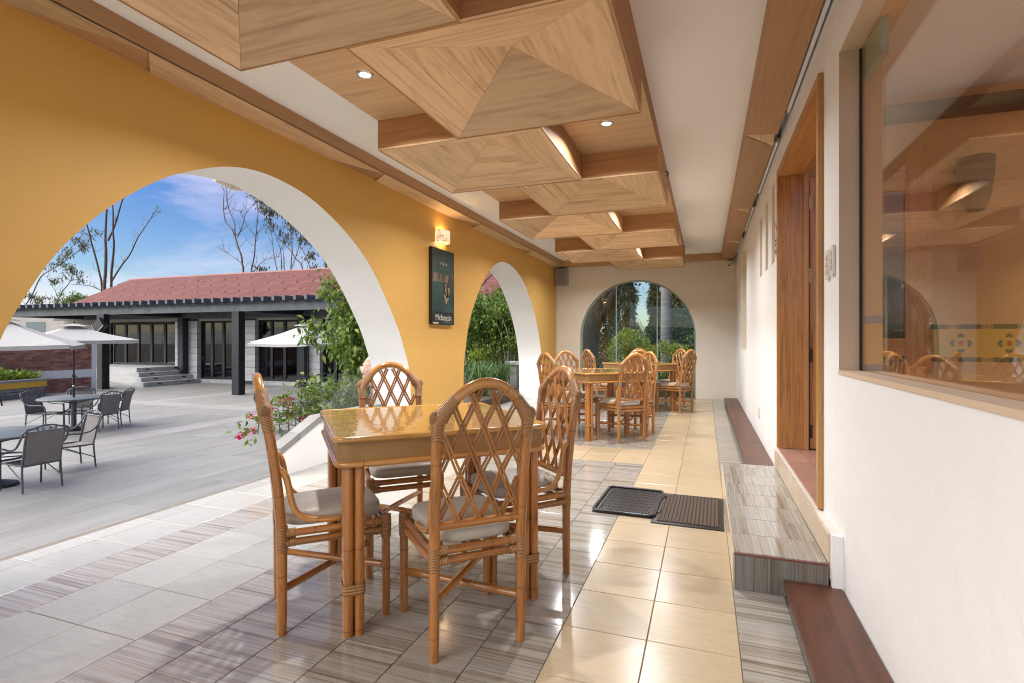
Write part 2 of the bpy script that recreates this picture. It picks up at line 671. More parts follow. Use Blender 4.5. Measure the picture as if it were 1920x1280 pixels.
M['stripe'] = stripe_mat('striped_floor_tile', 'x', 1.22)
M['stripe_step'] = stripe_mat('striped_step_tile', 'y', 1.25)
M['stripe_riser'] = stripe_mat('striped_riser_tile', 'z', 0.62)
M['grout'] = flat('floor_grout', (0.17, 0.145, 0.12), 0.9)
M['grout_light'] = flat('pale_grout', (0.65, 0.60, 0.54), 0.9)
M['terracotta'] = cream_tile_mat('terracotta_tile', (0.40, 0.22, 0.16))


def glass_mat(name, tint=(1, 1, 1), ior=1.5, refl=1.0, rough=0.0):
    """thin architectural pane: clear by transmission, mirror by Fresnel"""
    k = NT(name)
    k.t.nodes.remove(k.b)
    tr = k.n('BsdfTransparent')
    tr.inputs['Color'].default_value = (tint[0], tint[1], tint[2], 1)
    gl = k.n('BsdfGlossy')
    gl.inputs['Roughness'].default_value = rough
    gl.inputs['Color'].default_value = (refl, refl, refl, 1)
    lw = k.n('LayerWeight')          # Schlick Fresnel, the same from both faces of the pane
    r0 = ((ior - 1) / (ior + 1)) ** 2
    fr = k.math('ADD', k.math('MULTIPLY', k.math('POWER', lw.outputs['Facing'], 5.0), 1 - r0), r0)
    ms = k.n('MixShader')
    k.l(fr, ms.inputs[0])
    k.l(tr.outputs[0], ms.inputs[1])
    k.l(gl.outputs[0], ms.inputs[2])
    k.l(ms.outputs[0], k.out.inputs['Surface'])
    return k.m


M['glass'] = glass_mat('window_glass', (0.96, 0.92, 0.86), 1.36)
M['glass_green'] = glass_mat('garden_window_glass', (0.95, 0.985, 0.97), 1.5)
M['glass_dark'] = glass_mat('bronze_door_glass', (0.55, 0.55, 0.54), 1.7)
M['glass_edge'] = flat('glass_edge_green', (0.32, 0.48, 0.42), 0.15, 0, 0.05)
M['black'] = flat('black_steel', (0.022, 0.024, 0.028), 0.45, 0.3, 0.25, 6)
M['steel'] = flat('painted_grey_steel', (0.10, 0.107, 0.115), 0.4, 0.3, 0.3, 3)
M['black_plastic'] = flat('black_plastic', (0.012, 0.012, 0.013), 0.35)
M['rubber'] = flat('black_rubber', (0.014, 0.014, 0.015), 0.28, 0, 0.2, 30)
M['brass'] = flat('brass', (0.50, 0.33, 0.12), 0.3, 0.9)
M['bronze'] = flat('bronze_hinge', (0.07, 0.045, 0.025), 0.35, 0.8)
M['white_plastic'] = flat('white_plastic', (0.75, 0.73, 0.68), 0.35, 0, 0.02)
M['chrome'] = flat('satin_chrome', (0.55, 0.55, 0.55), 0.25, 0.9)
M['speaker'] = flat('grey_speaker', (0.33, 0.28, 0.27), 0.6, 0, 0.05)


def emit(name, c, s):
    k = NT(name)
    k.set((0.9, 0.9, 0.9), 0.4)
    k.b.inputs['Emission Color'].default_value = (c[0], c[1], c[2], 1)
    k.b.inputs['Emission Strength'].default_value = s
    return k.m


M['lens'] = emit('lit_lamp_lens', (1.0, 0.98, 0.94), 9)
M['bulb'] = emit('lit_bulb', (1.0, 0.78, 0.42), 12)


def onyx():
    k = NT('marbled_lamp_shade')
    v = k.coords('Object')
    a = k.noise(v, 16, 5, 0.6, 1.5)
    col = k.ramp(a, [(0.35, (0.22, 0.10, 0.06)), (0.48, (0.62, 0.42, 0.27)), (0.7, (0.78, 0.62, 0.46))])
    k.set(col, 0.3)
    k.b.inputs['Transmission Weight'].default_value = 0.0
    k.l(col, k.b.inputs['Emission Color'])
    k.b.inputs['Emission Strength'].default_value = 0.5
    return k.m


M['onyx'] = onyx()


def concrete(name, c, var=0.14, streak=True, rough=0.7):
    k = NT(name)
    v = k.coords('Object', (1.3, 0.25, 1) if streak else (1, 1, 1), (0, 0, R(90)) if streak else (0, 0, 0))
    a = k.noise(v, 2.4, 6, 0.6, 0.4, rand=True)
    b = k.noise(k.coords('Object'), 40, 3, 0.6)
    f = k.math('ADD', k.math('MULTIPLY', a, 0.85), k.math('MULTIPLY', b, 0.15))
    col = k.ramp(f, [(0.3, tuple(x * (1 - var) for x in c)), (0.7, tuple(x * (1 + var) for x in c))])
    oi = k.n('ObjectInfo')
    hv = k.n('HueSaturation')
    k.l(col, hv.inputs['Color'])
    k.l(k.math('ADD', k.math('MULTIPLY', oi.outputs['Random'], 0.16), 0.92), hv.inputs['Value'])
    k.set(hv.outputs[0], rough)
    k.bump(b, 0.1, 0.002)
    return k.m


M['slab'] = concrete('grey_porcelain_slab', (0.245, 0.24, 0.228), 0.2, rough=0.5)
M['slab_light'] = concrete('pale_porcelain_slab', (0.31, 0.30, 0.285), 0.07, rough=0.5)
M['slab_joint'] = concrete('slab_joint', (0.17, 0.165, 0.16), 0.1, False)
M['stair'] = concrete('marbled_stair_stone', (0.50, 0.495, 0.48), 0.2, False, 0.5)
M['block'] = concrete('pale_grey_block', (0.56, 0.555, 0.54), 0.08, False)
M['block_joint'] = concrete('dark_block_joint', (0.06, 0.06, 0.062), 0.1, False)
M['cap'] = concrete('grey_cap_stone', (0.26, 0.255, 0.25), 0.25, False, 0.9)
M['stone'] = concrete('rough_grey_stone', (0.22, 0.215, 0.21), 0.4, False, 0.9)
M['fac'] = plaster('beige_facade', (0.40, 0.37, 0.33), 0.1, 1.0, 0.4)
M['lion'] = flat('pink_cantera_stone', (0.47, 0.31, 0.25), 0.9, 0, 0.2, 30, 0.5)
M['soil'] = flat('garden_soil', (0.06, 0.045, 0.03), 0.95, 0, 0.3, 6, 0.6)
M['brick'] = flat('red_brick', (0.30, 0.085, 0.055), 0.85, 0, 0.3, 1.5, 0.4)
M['mortar'] = flat('brick_mortar', (0.36, 0.29, 0.25), 0.9, 0, 0.1, 8)
M['band_yellow'] = flat('yellow_band_paint', (0.70, 0.42, 0.06), 0.7, 0, 0.05, 3)
M['coping'] = flat('grey_coping', (0.26, 0.25, 0.25), 0.8, 0, 0.15, 8)


def brick_mat():
    k = NT('mixed_red_brick')
    g = k.n('NewGeometry')
    a = k.noise(k.coords('Object'), 30, 3)
    col = k.ramp(g.outputs['Random Per Island'], [(0.0, (0.28, 0.10, 0.08)), (0.5, (0.40, 0.165, 0.125)), (1.0, (0.52, 0.28, 0.215))])
    k.set(k.mix(k.math('MULTIPLY', a, 0.4), col, (0.22, 0.08, 0.06)), 0.9)
    return k.m


M['brick'] = brick_mat()


SW_ = 0.924


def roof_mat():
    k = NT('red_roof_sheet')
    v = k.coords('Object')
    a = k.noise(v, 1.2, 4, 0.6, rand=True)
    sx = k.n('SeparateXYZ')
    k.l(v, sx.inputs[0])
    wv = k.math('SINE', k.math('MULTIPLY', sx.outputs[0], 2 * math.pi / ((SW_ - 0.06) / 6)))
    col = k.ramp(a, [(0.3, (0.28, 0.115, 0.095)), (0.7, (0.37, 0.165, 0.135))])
    k.set(k.mix(k.math('ADD', k.math('MULTIPLY', wv, -0.22), 0.22), col, (0.16, 0.06, 0.05)), 0.65)  # valleys of the waves painted darker, rib shading put into the sheet colour
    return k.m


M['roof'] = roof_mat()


def fabric(name, c, trans=0.0, fine=300):
    k = NT(name)
    v = k.coords('Object')
    a = k.noise(v, 3, 3)
    k.set(k.ramp(a, [(0.3, tuple(x * 0.93 for x in c)), (0.7, c)]), 0.8)
    k.bump(k.noise(v, 6, 3), 0.2, 0.02)
    if trans:
        tl = k.n('BsdfTranslucent')
        tl.inputs['Color'].default_value = (c[0], c[1], c[2], 1)
        ms = k.n('MixShader')
        ms.inputs[0].default_value = trans
        k.l(k.b.outputs[0], ms.inputs[1])
        k.l(tl.outputs[0], ms.inputs[2])
        k.l(ms.outputs[0], k.out.inputs['Surface'])
    return k.m


M['canopy'] = fabric('offwhite_canopy', (0.52, 0.515, 0.50), 0.25)


def sling():
    k = NT('grey_sling_mesh')
    v = k.coords('UV', (1, 1, 1))
    w1 = k.n('TexWave', wave_type='BANDS', bands_direction='X')
    w1.inputs['Scale'].default_value = 28
    w2 = k.n('TexWave', wave_type='BANDS', bands_direction='Y')
    w2.inputs['Scale'].default_value = 28
    for q in (w1, w2):
        q.inputs['Distortion'].default_value = 1.0
        k.l(v, q.inputs['Vector'])
    f = k.math('ADD', w1.outputs['Fac'], w2.outputs['Fac'])
    k.set(k.ramp(k.math('MULTIPLY', f, 0.5), [(0.1, (0.13, 0.118, 0.112)), (0.9, (0.27, 0.25, 0.24))]), 0.75)
    return k.m


M['sling'] = sling()


def leaf_mat(name, a, b, cc=None, trans=0.35, rough=0.42):
    k = NT(name)
    g = k.n('NewGeometry')
    stops = [(0.0, a), (1.0, b)] if cc is None else [(0.0, a), (0.6, b), (1.0, cc)]
    col = k.ramp(g.outputs['Random Per Island'], stops)
    k.set(col, rough, None, 0.4)
    tl = k.n('BsdfTranslucent')
    k.l(col, tl.inputs['Color'])
    ms = k.n('MixShader')
    ms.inputs[0].default_value = trans
    k.l(k.b.outputs[0], ms.inputs[1])
    k.l(tl.outputs[0], ms.inputs[2])
    k.l(ms.outputs[0], k.out.inputs['Surface'])
    return k.m


M['leaf_bright'] = leaf_mat('bright_leaves', (0.045, 0.095, 0.012), (0.13, 0.215, 0.03), (0.24, 0.30, 0.06))
M['leaf_ficus'] = leaf_mat('ficus_leaves', (0.03, 0.07, 0.012), (0.115, 0.195, 0.03), (0.27, 0.34, 0.07))
M['leaf_hedge'] = leaf_mat('yellow_green_leaves', (0.09, 0.17, 0.014), (0.26, 0.36, 0.035), (0.42, 0.48, 0.08))
M['leaf_dark'] = leaf_mat('dark_leaves', (0.012, 0.03, 0.012), (0.035, 0.075, 0.025), (0.06, 0.12, 0.045))
M['leaf_cypress'] = leaf_mat('cypress_sprays', (0.014, 0.036, 0.016), (0.035, 0.08, 0.03), (0.07, 0.13, 0.05))
M['leaf_lav'] = leaf_mat('grey_green_leaves', (0.09, 0.14, 0.09), (0.20, 0.26, 0.18), (0.34, 0.40, 0.32))
M['leaf_gum'] = leaf_mat('eucalypt_leaves', (0.08, 0.085, 0.035), (0.18, 0.175, 0.085))
M['leaf_dry'] = leaf_mat('dry_fronds', (0.13, 0.12, 0.07), (0.30, 0.28, 0.19), None, 0.2, 0.7)
M['leaf_strap'] = leaf_mat('strap_leaves', (0.02, 0.055, 0.014), (0.07, 0.14, 0.035), (0.12, 0.2, 0.06))
M['petal'] = leaf_mat('magenta_bracts', (0.42, 0.01, 0.09), (0.60, 0.015, 0.20), (0.62, 0.05, 0.08))
M['bark'] = flat('grey_brown_bark', (0.17, 0.125, 0.095), 0.9, 0, 0.4, 14, 0.6)
M['bark_pale'] = flat('pale_bark', (0.26, 0.21, 0.16), 0.9, 0, 0.3, 14, 0.4)
M['bark_dark'] = flat('dark_bark', (0.03, 0.025, 0.02), 0.95, 0, 0.4, 10, 0.8)


def palm_mat():
    k = NT('palm_trunk_bark')
    v = k.coords('Object', (2, 2, 20))
    a = k.noise(v, 1.2, 4, 0.6, 0.5)
    b = k.noise(k.coords('Object'), 9, 4)
    k.set(k.mix(k.math('MULTIPLY', b, 0.4), k.ramp(a, [(0.3, (0.17, 0.165, 0.165)), (0.7, (0.32, 0.31, 0.31))]), (0.2, 0.19, 0.19)), 0.9)
    k.bump(a, 0.5, 0.02)
    return k.m


M['palm'] = palm_mat()

# ================================================================== SETTING
def box_obj(name, mat, x0, x1, y0, y1, z0, z1, parent=None, ch=0.0):
    m = MB()
    if ch:
        m.bbox(x0, x1, y0, y1, z0, z1, ch)
    else:
        m.box(x0, x1, y0, y1, z0, z1)
    return m.build(name, mat, parent)


GP = -0.90      # plaza level
gnd = MB()
gnd.poly([(-900, -900, GP - 0.06), (900, -900, GP - 0.06), (900, 900, GP - 0.06), (-900, 900, GP - 0.06)])
tag(gnd.build('ground', M['soil']), kind='structure')

# ---- terrace floor: every tile its own piece
floor = setting('terrace_floor')
box_obj('tile_bed', M['grout'], -3.46, 0.56, -6, 11.25, GP - 0.05, -0.0045, floor)
tile_mesh = {}


def tile(kind, x0, x1, y0, y1, gap=0.0015, z=0.0, parent=None, base='tile', th=0.012):
    wx, wy = round(x1 - x0, 4), round(y1 - y0, 4)
    key = (kind, wx, wy)
    if key not in tile_mesh:
        m = MB()
        m.bbox(-wx / 2 + gap, wx / 2 - gap, -wy / 2 + gap, wy / 2 - gap, -th, 0, 0.0018)
        tile_mesh[key] = m.mesh(base, M[kind])
    return inst(base, tile_mesh[key], parent or floor, ((x0 + x1) / 2, (y0 + y1) / 2, z))


YEND = 11.04


def column(kind, x0, x1, ylen, yoff, name, skip=None, y0=0.75):
    y = yoff
    while y > y0:
        y -= ylen
    while y < YEND:
        a, b = y, min(y + ylen, YEND)
        if skip and a < skip[1] and b > skip[0]:
            if a < skip[0] - 0.04:
                tile(kind, x0, x1, a, skip[0], base=name)
            if b > skip[1] + 0.04:
                tile(kind, x0, x1, skip[1], b, base=name)
        elif b - a > 0.03:
            tile(kind, x0, x1, a, b, base=name)
        y += ylen


column('tile_pale', -3.40, -3.256, 0.33, 1.724, 'edge_tile')
column('tile_pale', -3.256, -2.94, 0.33, 1.724, 'pale_tile')
column('stripe', -2.94, -2.672, 0.38, 1.30, 'striped_tile')
column('tile_pale', -2.672, -2.347, 0.33, 1.407, 'pale_tile')
column('tile_pale', -2.347, -2.022, 0.33, 1.407, 'pale_tile')
CROSS = (5.01, 5.67)
xs = [-2.022, -1.774, -1.526, -1.28, -1.03, -0.782, -0.532]
for k in range(6):
    column('stripe', xs[k], xs[k + 1], 0.38, 1.487 + (0.19 if k % 2 else 0), 'striped_tile', CROSS)
for k in range(5):
    xa, xb = -2.022 + k * 0.298, -2.022 + (k + 1) * 0.298
    tile('tile_cream', xa, xb, CROSS[0], CROSS[0] + 0.33, base='beige_tile')
    tile('tile_cream', xa, xb, CROSS[0] + 0.33, CROSS[1], base='beige_tile')
column('tile_cream', -0.532, -0.209, 0.325, 2.066, 'beige_tile')
column('tile_cream', -0.209, 0.118, 0.325, 2.066, 'beige_tile')
column('stripe', 0.118, 0.33, 0.38, 2.10, 'striped_tile')

near = MB()
near.box(-3.40, 0.33, -6, 0.72, -0.0043, 0.0)  # unseen pale floor, added to bounce sunlight up to the ceiling
tag(near.build('tiles_behind_camera', M['tile_pale'], floor), kind='stuff')

# ---- plaza: slabs 1.28 m long, lighter bands
plaza = setting('plaza')
box_obj('slab_bed', M['slab_joint'], -34, -3.46, -8, 19.4, GP - 0.04, GP - 0.004, plaza)
ycuts = [-7.85 + 1.28 * k for k in range(0, 16)]
ycuts = [4.59 + 1.28 * k for k in range(-9, 6)] + [12.05, 12.72, 14.0, 15.3, 16.6, 17.9, 19.35]
ycuts = sorted(set(round(y, 3) for y in ycuts if y < 11.6 or y >= 12.05))
ycuts = [y for y in ycuts if y <= 11.0] + [12.05, 12.72, 14.0, 15.3, 16.6, 17.9, 19.35]
xcuts = [-3.48, -4.3, -5.2, -6.1, -7.0, -7.9, -8.8, -9.7, -10.4, -11.07, -11.78, -12.6, -13.5, -14.4, -15.3, -16.2, -17.2, -17.75, -18.6, -19.6, -20.6, -21.6, -22.6, -23.8, -25.5, -28, -33]
slab_mesh = {}
far = MB()
for i in range(len(xcuts) - 1):
    xb, xa = xcuts[i], xcuts[i + 1]
    for j in range(len(ycuts) - 1):
        ya, yb = ycuts[j], ycuts[j + 1]
        light = (ya == 12.05) or (xb == -11.07) or (xb == -17.2)
        cx, cy = (xa + xb) / 2, (ya + yb) / 2
        dep = -cx * _s + cy * _c
        near = dep > 2.5 and dep < 17 and cx > -19
        mk = 'slab_light' if light else 'slab'
        if near:
            key = (mk, round(xb - xa, 3), round(yb - ya, 3))
            if key not in slab_mesh:
                m = MB()
                hx, hy = (xb - xa) / 2 - 0.002, (yb - ya) / 2 - 0.002
                m.bbox(-hx, hx, -hy, hy, -0.012, 0, 0.002)
                slab_mesh[key] = m.mesh('paving_slab', M[mk])
            inst('paving_slab', slab_mesh[key], plaza, (cx, cy, GP))
        else:
            far.bbox(xa + 0.004, xb - 0.004, ya + 0.004, yb - 0.004, GP - 0.012, GP, 0.002, 1 if light else 0)
tag(far.build('far_slabs', [M['slab'], M['slab_light']], plaza), kind='stuff')

# ---- ceiling slab
ceil = MB()
ceil.box(-3.62, 0.75, -0.45, 11.4, 2.775, 3.12)
tag(ceil.build('ceiling', M['ceil']), kind='structure')

# ================================================================== WALLS
A1 = [(1.37, -0.012), (1.372, 0.45), (1.41, 0.85), (1.477, 1.125), (1.578, 1.345), (1.687, 1.535), (1.806, 1.69), (1.934, 1.826), (2.105, 1.975),
      (2.33, 2.128), (2.671, 2.278), (2.987, 2.335), (3.361, 2.305), (3.673, 2.212), (4.032, 2.035), (4.361, 1.786), (4.735, 1.338), (4.93, 1.02), (5.029, 0.78), (5.052, 0.50), (5.055, -0.012)]
A2 = [(6.38, -0.012), (6.388, 0.5), (6.406, 0.78), (6.45, 1.02), (6.575, 1.36), (6.752, 1.636), (7.034, 1.955), (7.336, 2.183), (7.66, 2.325), (7.95, 2.363),
      (8.25, 2.345), (8.56, 2.267), (8.85, 2.15), (9.107, 1.973), (9.4, 1.72), (9.588, 1.50), (9.80, 1.17), (9.93, 0.85), (9.971, 0.55), (9.98, -0.012)]
A0 = [(y - 5.05, z) for y, z in A1]


def arch_pts(A):
    return [A[0]] + spline(A[1:-1], 5) + [A[-1]]


prof = [(-0.45, -0.012)] + [(0.05, -0.012)] + [] + arch_pts(A1) + arch_pts(A2) + [(11.05, -0.012), (11.05, 2.774), (-0.45, 2.774)]
aw = MB()
aw.prism(prof, 'X', -3.0, -3.47, 0, 1, 1)
arc = thing('arcade_wall', 'long yellow arcade wall with two open arches and white plastered reveals', 'wall')
me = aw.build('wall_body', [M['yellow'], M['white']], arc, 30)
# ragged dry patch hanging from the crown of the big arch
m = MB()
for k in range(26):
    y = 3.02 + k * 0.011
    dz = 0.004 + 0.022 * math.sin(k / 25 * math.pi) ** 2 + random.uniform(-0.006, 0.006)
    m.box(-3.50, -3.455, y, y + 0.013, 2.335 - dz, 2.345, uvs=1)
tag(m.build('plaster_patch', M['cream'], arc), None)

# ---- back wall with glazed arch
bw = thing('back_wall', 'cream end wall of the terrace with a wide glazed arch', 'wall')
bp = [(-3.47, -0.012), (-2.482, -0.012), (-2.482, 1.15)]
for k in range(1, 40):
    a = math.pi - math.pi * k / 40
    bp.append((-1.33 + 1.152 * math.cos(a), 1.18 + 1.168 * math.sin(a)))
bp += [(-0.178, 1.15), (-0.178, -0.012), (0.75, -0.012), (0.75, 2.774), (-3.47, 2.774)]
m = MB()
m.prism([(x, z) for x, z in bp], 'Y', 11.05, 11.27, 0, 1, 0)
m.build('wall_body', [M['cream'], M['tan_paint']], bw, 30)
# glass panes following the arch


def arch_z(x, r=1.15):
    d = max(0.0, 1 - ((x + 1.33) / 1.152) ** 2)
    return 1.18 + 1.168 * math.sqrt(d)


gcut = [-2.478, -1.742, -0.92, -0.182]
for i in range(3):
    xa, xb = gcut[i] + 0.004, gcut[i + 1] - 0.004
    xsn = [xa + (xb - xa) * k / 14 for k in range(15)]
    out = [(xa, 0.004), (xb, 0.004)] + [(x, arch_z(x) - 0.004) for x in reversed(xsn)]
    m = MB()
    m.prism(out, 'Y', 11.175, 11.183)
    m.build('glass_pane', M['glass_green'], bw)
for x in (-1.742, -0.92):
    box_obj('glass_fin', M['glass_edge'], x - 0.009, x + 0.009, 11.135, 11.172, 0.004, arch_z(x) - 0.02, bw)
m = MB()
rim = [(-2.47, 0.004), (-2.47, 1.18)] + [(-1.33 + 1.14 * math.cos(math.pi - math.pi * k / 40), 1.18 + 1.156 * math.sin(math.pi * k / 40)) for k in range(1, 40)] + [(-0.19, 1.18), (-0.19, 0.004)]
m.tube([(x, 11.16, z) for x, z in rim], 0.014, 6)
m.build('glazing_channel', M['glass_edge'], bw, 60)
# cable raceway
box_obj('cable_raceway', M['white_plastic'], 0.148, 0.163, 11.035, 11.05, 2.43, 2.69, bw)


# ---- right-hand wall with window, doorway, slots and niche
def wall_x(X, th, Y0, Y1, Z0, Z1, holes, mid=None):
    """front at X (towards -X). holes: (y0,y1,z0,z1,depth|None,mi_front_reveal,mi_back_reveal)"""
    m = MB()
    for side in (0, 1):
        hs = [h for h in holes if side == 0 or h[4] is None]
        ys = sorted(set([Y0, Y1] + [h[0] for h in hs] + [h[1] for h in hs]))
        zs = sorted(set([Z0, Z1] + [h[2] for h in hs] + [h[3] for h in hs]))
        x = X + th * side
        for i in range(len(ys) - 1):
            for j in range(len(zs) - 1):
                cy, cz = (ys[i] + ys[i + 1]) / 2, (zs[j] + zs[j + 1]) / 2
                if any(h[0] < cy < h[1] and h[2] < cz < h[3] for h in hs):
                    continue
                q = [(x, ys[i], zs[j]), (x, ys[i], zs[j + 1]), (x, ys[i + 1], zs[j + 1]), (x, ys[i + 1], zs[j])]
                if side:
                    q.reverse()
                m.poly(q, None, side)
    for (y0, y1, z0, z1, dep, mf, mb) in holes:
        segs = [(X, X + dep, mf)] if dep else [(X, X + (mid or th), mf), (X + (mid or th), X + th, mb)]
        for xa, xb, mi in segs:
            if xb - xa < 1e-6:
                continue
            m.poly([(xa, y0, z0), (xb, y0, z0), (xb, y0, z1), (xa, y0, z1)], None, mi)
            m.poly([(xa, y1, z1), (xb, y1, z1), (xb, y1, z0), (xa, y1, z0)], None, mi)
            m.poly([(xa, y0, z0), (xa, y1, z0), (xb, y1, z0), (xb, y0, z0)], None, mi)
            m.poly([(xa, y0, z1), (xb, y0, z1), (xb, y1, z1), (xa, y1, z1)], None, mi)
        if dep:
            m.poly([(X + dep, y0, z0), (X + dep, y0, z1), (X + dep, y1, z1), (X + dep, y1, z0)], None, mf)
    for (za, zb) in ((Z1, Z1),):
        m.poly([(X, Y0, Z1), (X + th, Y0, Z1), (X + th, Y1, Z1), (X, Y1, Z1)], None, 0)
    m.poly([(X, Y0, Z0), (X, Y0, Z1), (X + th, Y0, Z1), (X + th, Y0, Z0)], None, 0)
    return m


XW = 0.55
WIN = (-1.4, 2.69, 1.0, 2.39)
DOOR = (3.03, 4.646, 0.275, 2.445)
holes = [(*WIN, None, 2, 1), (*DOOR, None, 0, 1),
         (5.00, 5.22, 1.79, 2.49, 0.05, 3, 3), (5.50, 5.74, 1.80, 2.46, 0.05, 3, 3), (6.06, 6.32, 1.80, 2.42, 0.05, 3, 3),
         (8.30, 9.40, 1.0, 2.56, 0.14, 3, 3)]
rw = thing('restaurant_wall', 'white restaurant wall with a picture window, a raised doorway and narrow recessed slots', 'wall')
wall_x(XW, 0.163, -6, 11.05, -0.012, 2.774, holes, 0.081).build('wall_body', [M['white'], M['tan'], M['tan_paint'], M['cream']], rw)
# window sill lip, pane, corner stiffener of glass
m = MB()
m.box(0.546, 0.628, -1.4, 2.688, 0.985, 1.002)
m.build('sill', M['tan_paint'], rw)
pane = box_obj('window_pane', M['glass'], 0.631, 0.637, -1.395, 2.686, 1.002, 2.388, rw)
box_obj('glass_stiffener', M['glass_edge'], 0.640, 0.668, 2.44, 2.684, 2.25, 2.386, rw)
box_obj('sealant', M['bark_dark'], 0.627, 0.640, 2.681, 2.690, 1.0, 2.39, rw)
# painted yellow band on the reveal behind the glass
box_obj('painted_band', M['band_yellow'], 0.640, 0.713, 2.6875, 2.6905, 1.03, 1.20, rw)
for (za, zb) in ((0.998, 1.028), (1.202, 1.235)):
    box_obj('band_border', M['coping'], 0.640, 0.713, 2.687, 2.6905, za, zb, rw)

# ---- dining room seen through the window
room = thing('dining_room', 'tan plastered dining room behind the window with a yellow stencilled band', 'room')
box_obj('room_wall', M['tan'], 0.716, 3.6, 5.2, 5.35, 0.2, 3.25, room)
m = MB()
m.box(0.40, 3.6, 2.1, 5.2, 3.125, 3.25)  # cut short out of view so sky light falls into the room
m.build('room_ceiling', M['ceil'], room)
m = MB()
m.box(0.716, 3.6, -6.0, 3.0, 0.15, 0.29)
m.box(0.83, 3.6, 3.0, 5.2, 0.15, 0.29)
m.build('room_floor', M['terracotta'], room)
box_obj('upper_wall', M['tan'], 0.716, 0.75, 2.1, 5.2, 2.78, 3.12, room)
box_obj('wall_beam', M['bark_dark'], 0.76, 3.6, 5.08, 5.195, 2.90, 3.02, room)
# unseen far side, left open to let daylight in: sill wall and posts
box_obj('sill_wall', M['tan'], 3.6, 3.75, -1, 5.35, 0.1, 0.6, room)
for y in (-0.9, 2.1, 5.1):
    box_obj('opening_post', M['trim_wood'], 3.6, 3.72, y - 0.06, y + 0.06, 1.0, 3.12, room)
# stencilled band
box_obj('painted_band', M['band_yellow'], 0.756, 3.59, 5.196, 5.199, 1.00, 1.215, room)
m = MB()
x = 0.76
k = 0
while x < 3.45:
    wd = 0.15 if k % 2 == 0 else 0.075
    for z in (0.965, 1.217):
        if k % 2 == 0:
            m.box(x, x + wd, 5.1955, 5.1985, z, z + 0.036)
        else:
            for q in range(3):
                m.box(x + 0.004 + q * 0.025, x + 0.02 + q * 0.025, 5.1955, 5.1985, z + 0.004, z + 0.034, 1)
    x += wd
    k += 1
m.build('band_border', [flat('green_stencil', (0.02, 0.05, 0.03), 0.8), flat('ochre_stencil', (0.32, 0.22, 0.05), 0.8)], room)
green, red = flat('stencil_leaf', (0.025, 0.07, 0.05), 0.8), flat('stencil_red', (0.42, 0.07, 0.03), 0.8)
fm = MB()
for q in range(4):
    for pq in range(-2, 3):
        a = q * math.pi / 2 + R(90) + pq * R(26)
        base = Vector((0.036 * math.cos(q * math.pi / 2 + R(90)), 0, 0.036 * math.sin(q * math.pi / 2 + R(90))))
        ln = 0.046 - abs(pq) * 0.006
        d = Vector((math.cos(a), 0, math.sin(a)))
        e = Vector((-d.z, 0, d.x)) * 0.006
        c0, c1 = base + d * 0.008, base + d * ln
        pts = [c0, (c0 + c1) / 2 + e, c1, (c0 + c1) / 2 - e]
        out = [(p.x, p.z) for p in pts]
        fm.prism(out, 'Y', -0.003, 0.0)
ring = [(0.017 * math.cos(2 * math.pi * t / 12), 0.017 * math.sin(2 * math.pi * t / 12)) for t in range(12)]
fm.prism(ring, 'Y', -0.003, 0.0, 1, 1, 1)
fmesh = fm.mesh('stencilled_flower', [green, red])
for k in range(9):
    inst('stencilled_flower', fmesh, room, (0.99 + 0.305 * k, 5.1955, 1.108))
# cone sconce on the room wall
sc = thing('cone_sconce', 'brown tapered cone sconce on the tan wall behind the window', 'wall lamp', (1.956, 5.09, 2.345))
m = MB()
m.lathe([(0.055, -0.22), (0.06, -0.215), (0.095, -0.1), (0.115, 0.05), (0.12, 0.19), (0.112, 0.19), (0.09, -0.09), (0.05, -0.2)], n=20)
m.build('shade', wood_uv('brown_lamp_shade', (0.13, 0.075, 0.03), (0.06, 0.03, 0.012), 0.4, 0.4, 0, 9, 1), sc, 40)
m = MB()
m.tube([(-0.124, 0, 0.1), (-0.124, 0.05, 0.1), (0, 0.082, 0.1), (0.124, 0.05, 0.1), (0.124, 0, 0.1)], 0.006, 6)
m.build('bracket', M['bronze'], sc, 40)

# ---- doorway: lining, casing, leaf
dr = thing('entrance_door', 'varnished wooden door standing open in its casing above the tiled step', 'door')
m = MB()
m.box(0.540, 0.700, 4.598, 4.644, 0.302, 2.396)
m.build('jamb', M['door'], dr)
m = MB()
m.box(0.540, 0.700, 3.032, 3.070, 0.302, 2.396)
m.build('jamb', M['door'], dr)
m = MB()
m.box(0.541, 0.699, 3.032, 4.644, 2.398, 2.443)
m.build('head', M['trim_wood'], dr)
m = MB()
m.bbox(0.526, 0.549, 3.012, 3.062, 0.296, 2.46, 0.004)
m.build('casing', M['trim_wood'], dr)
m = MB()
m.bbox(0.526, 0.549, 4.615, 4.668, 0.296, 2.46, 0.004)
m.build('casing', M['trim_wood'], dr)
m = MB()
m.box(0.527, 0.548, 3.064, 4.613, 2.402, 2.458)
m.build('casing', M['trim_wood'], dr)
m = MB()
m.box(0.702, 0.735, 4.575, 4.615, 0.302, 2.40)
m.build('door_stop', M['trim_wood'], dr)
m = MB()
m.box(0.702, 0.735, 3.09, 4.573, 2.402, 2.44)
m.build('door_stop', M['trim_wood'], dr)
for (xa, xb) in ((0.748, 0.90), (1.36, 1.515)):
    m = MB()
    m.bbox(xa, xb, 4.600, 4.642, 0.31, 2.37, 0.004)
    m.build('stile', M['door'], dr)
for (za, zb) in ((0.31, 0.56), (1.02, 1.14), (2.22, 2.37)):
    m = MB()
    m.box(0.902, 1.358, 4.604, 4.640, za, zb)
    m.build('rail', M['door'], dr)
for (za, zb) in ((0.562, 1.018), (1.142, 2.218)):
    box_obj('door_pane', M['glass_dark'], 0.90, 1.36, 4.618, 4.624, za, zb, dr)
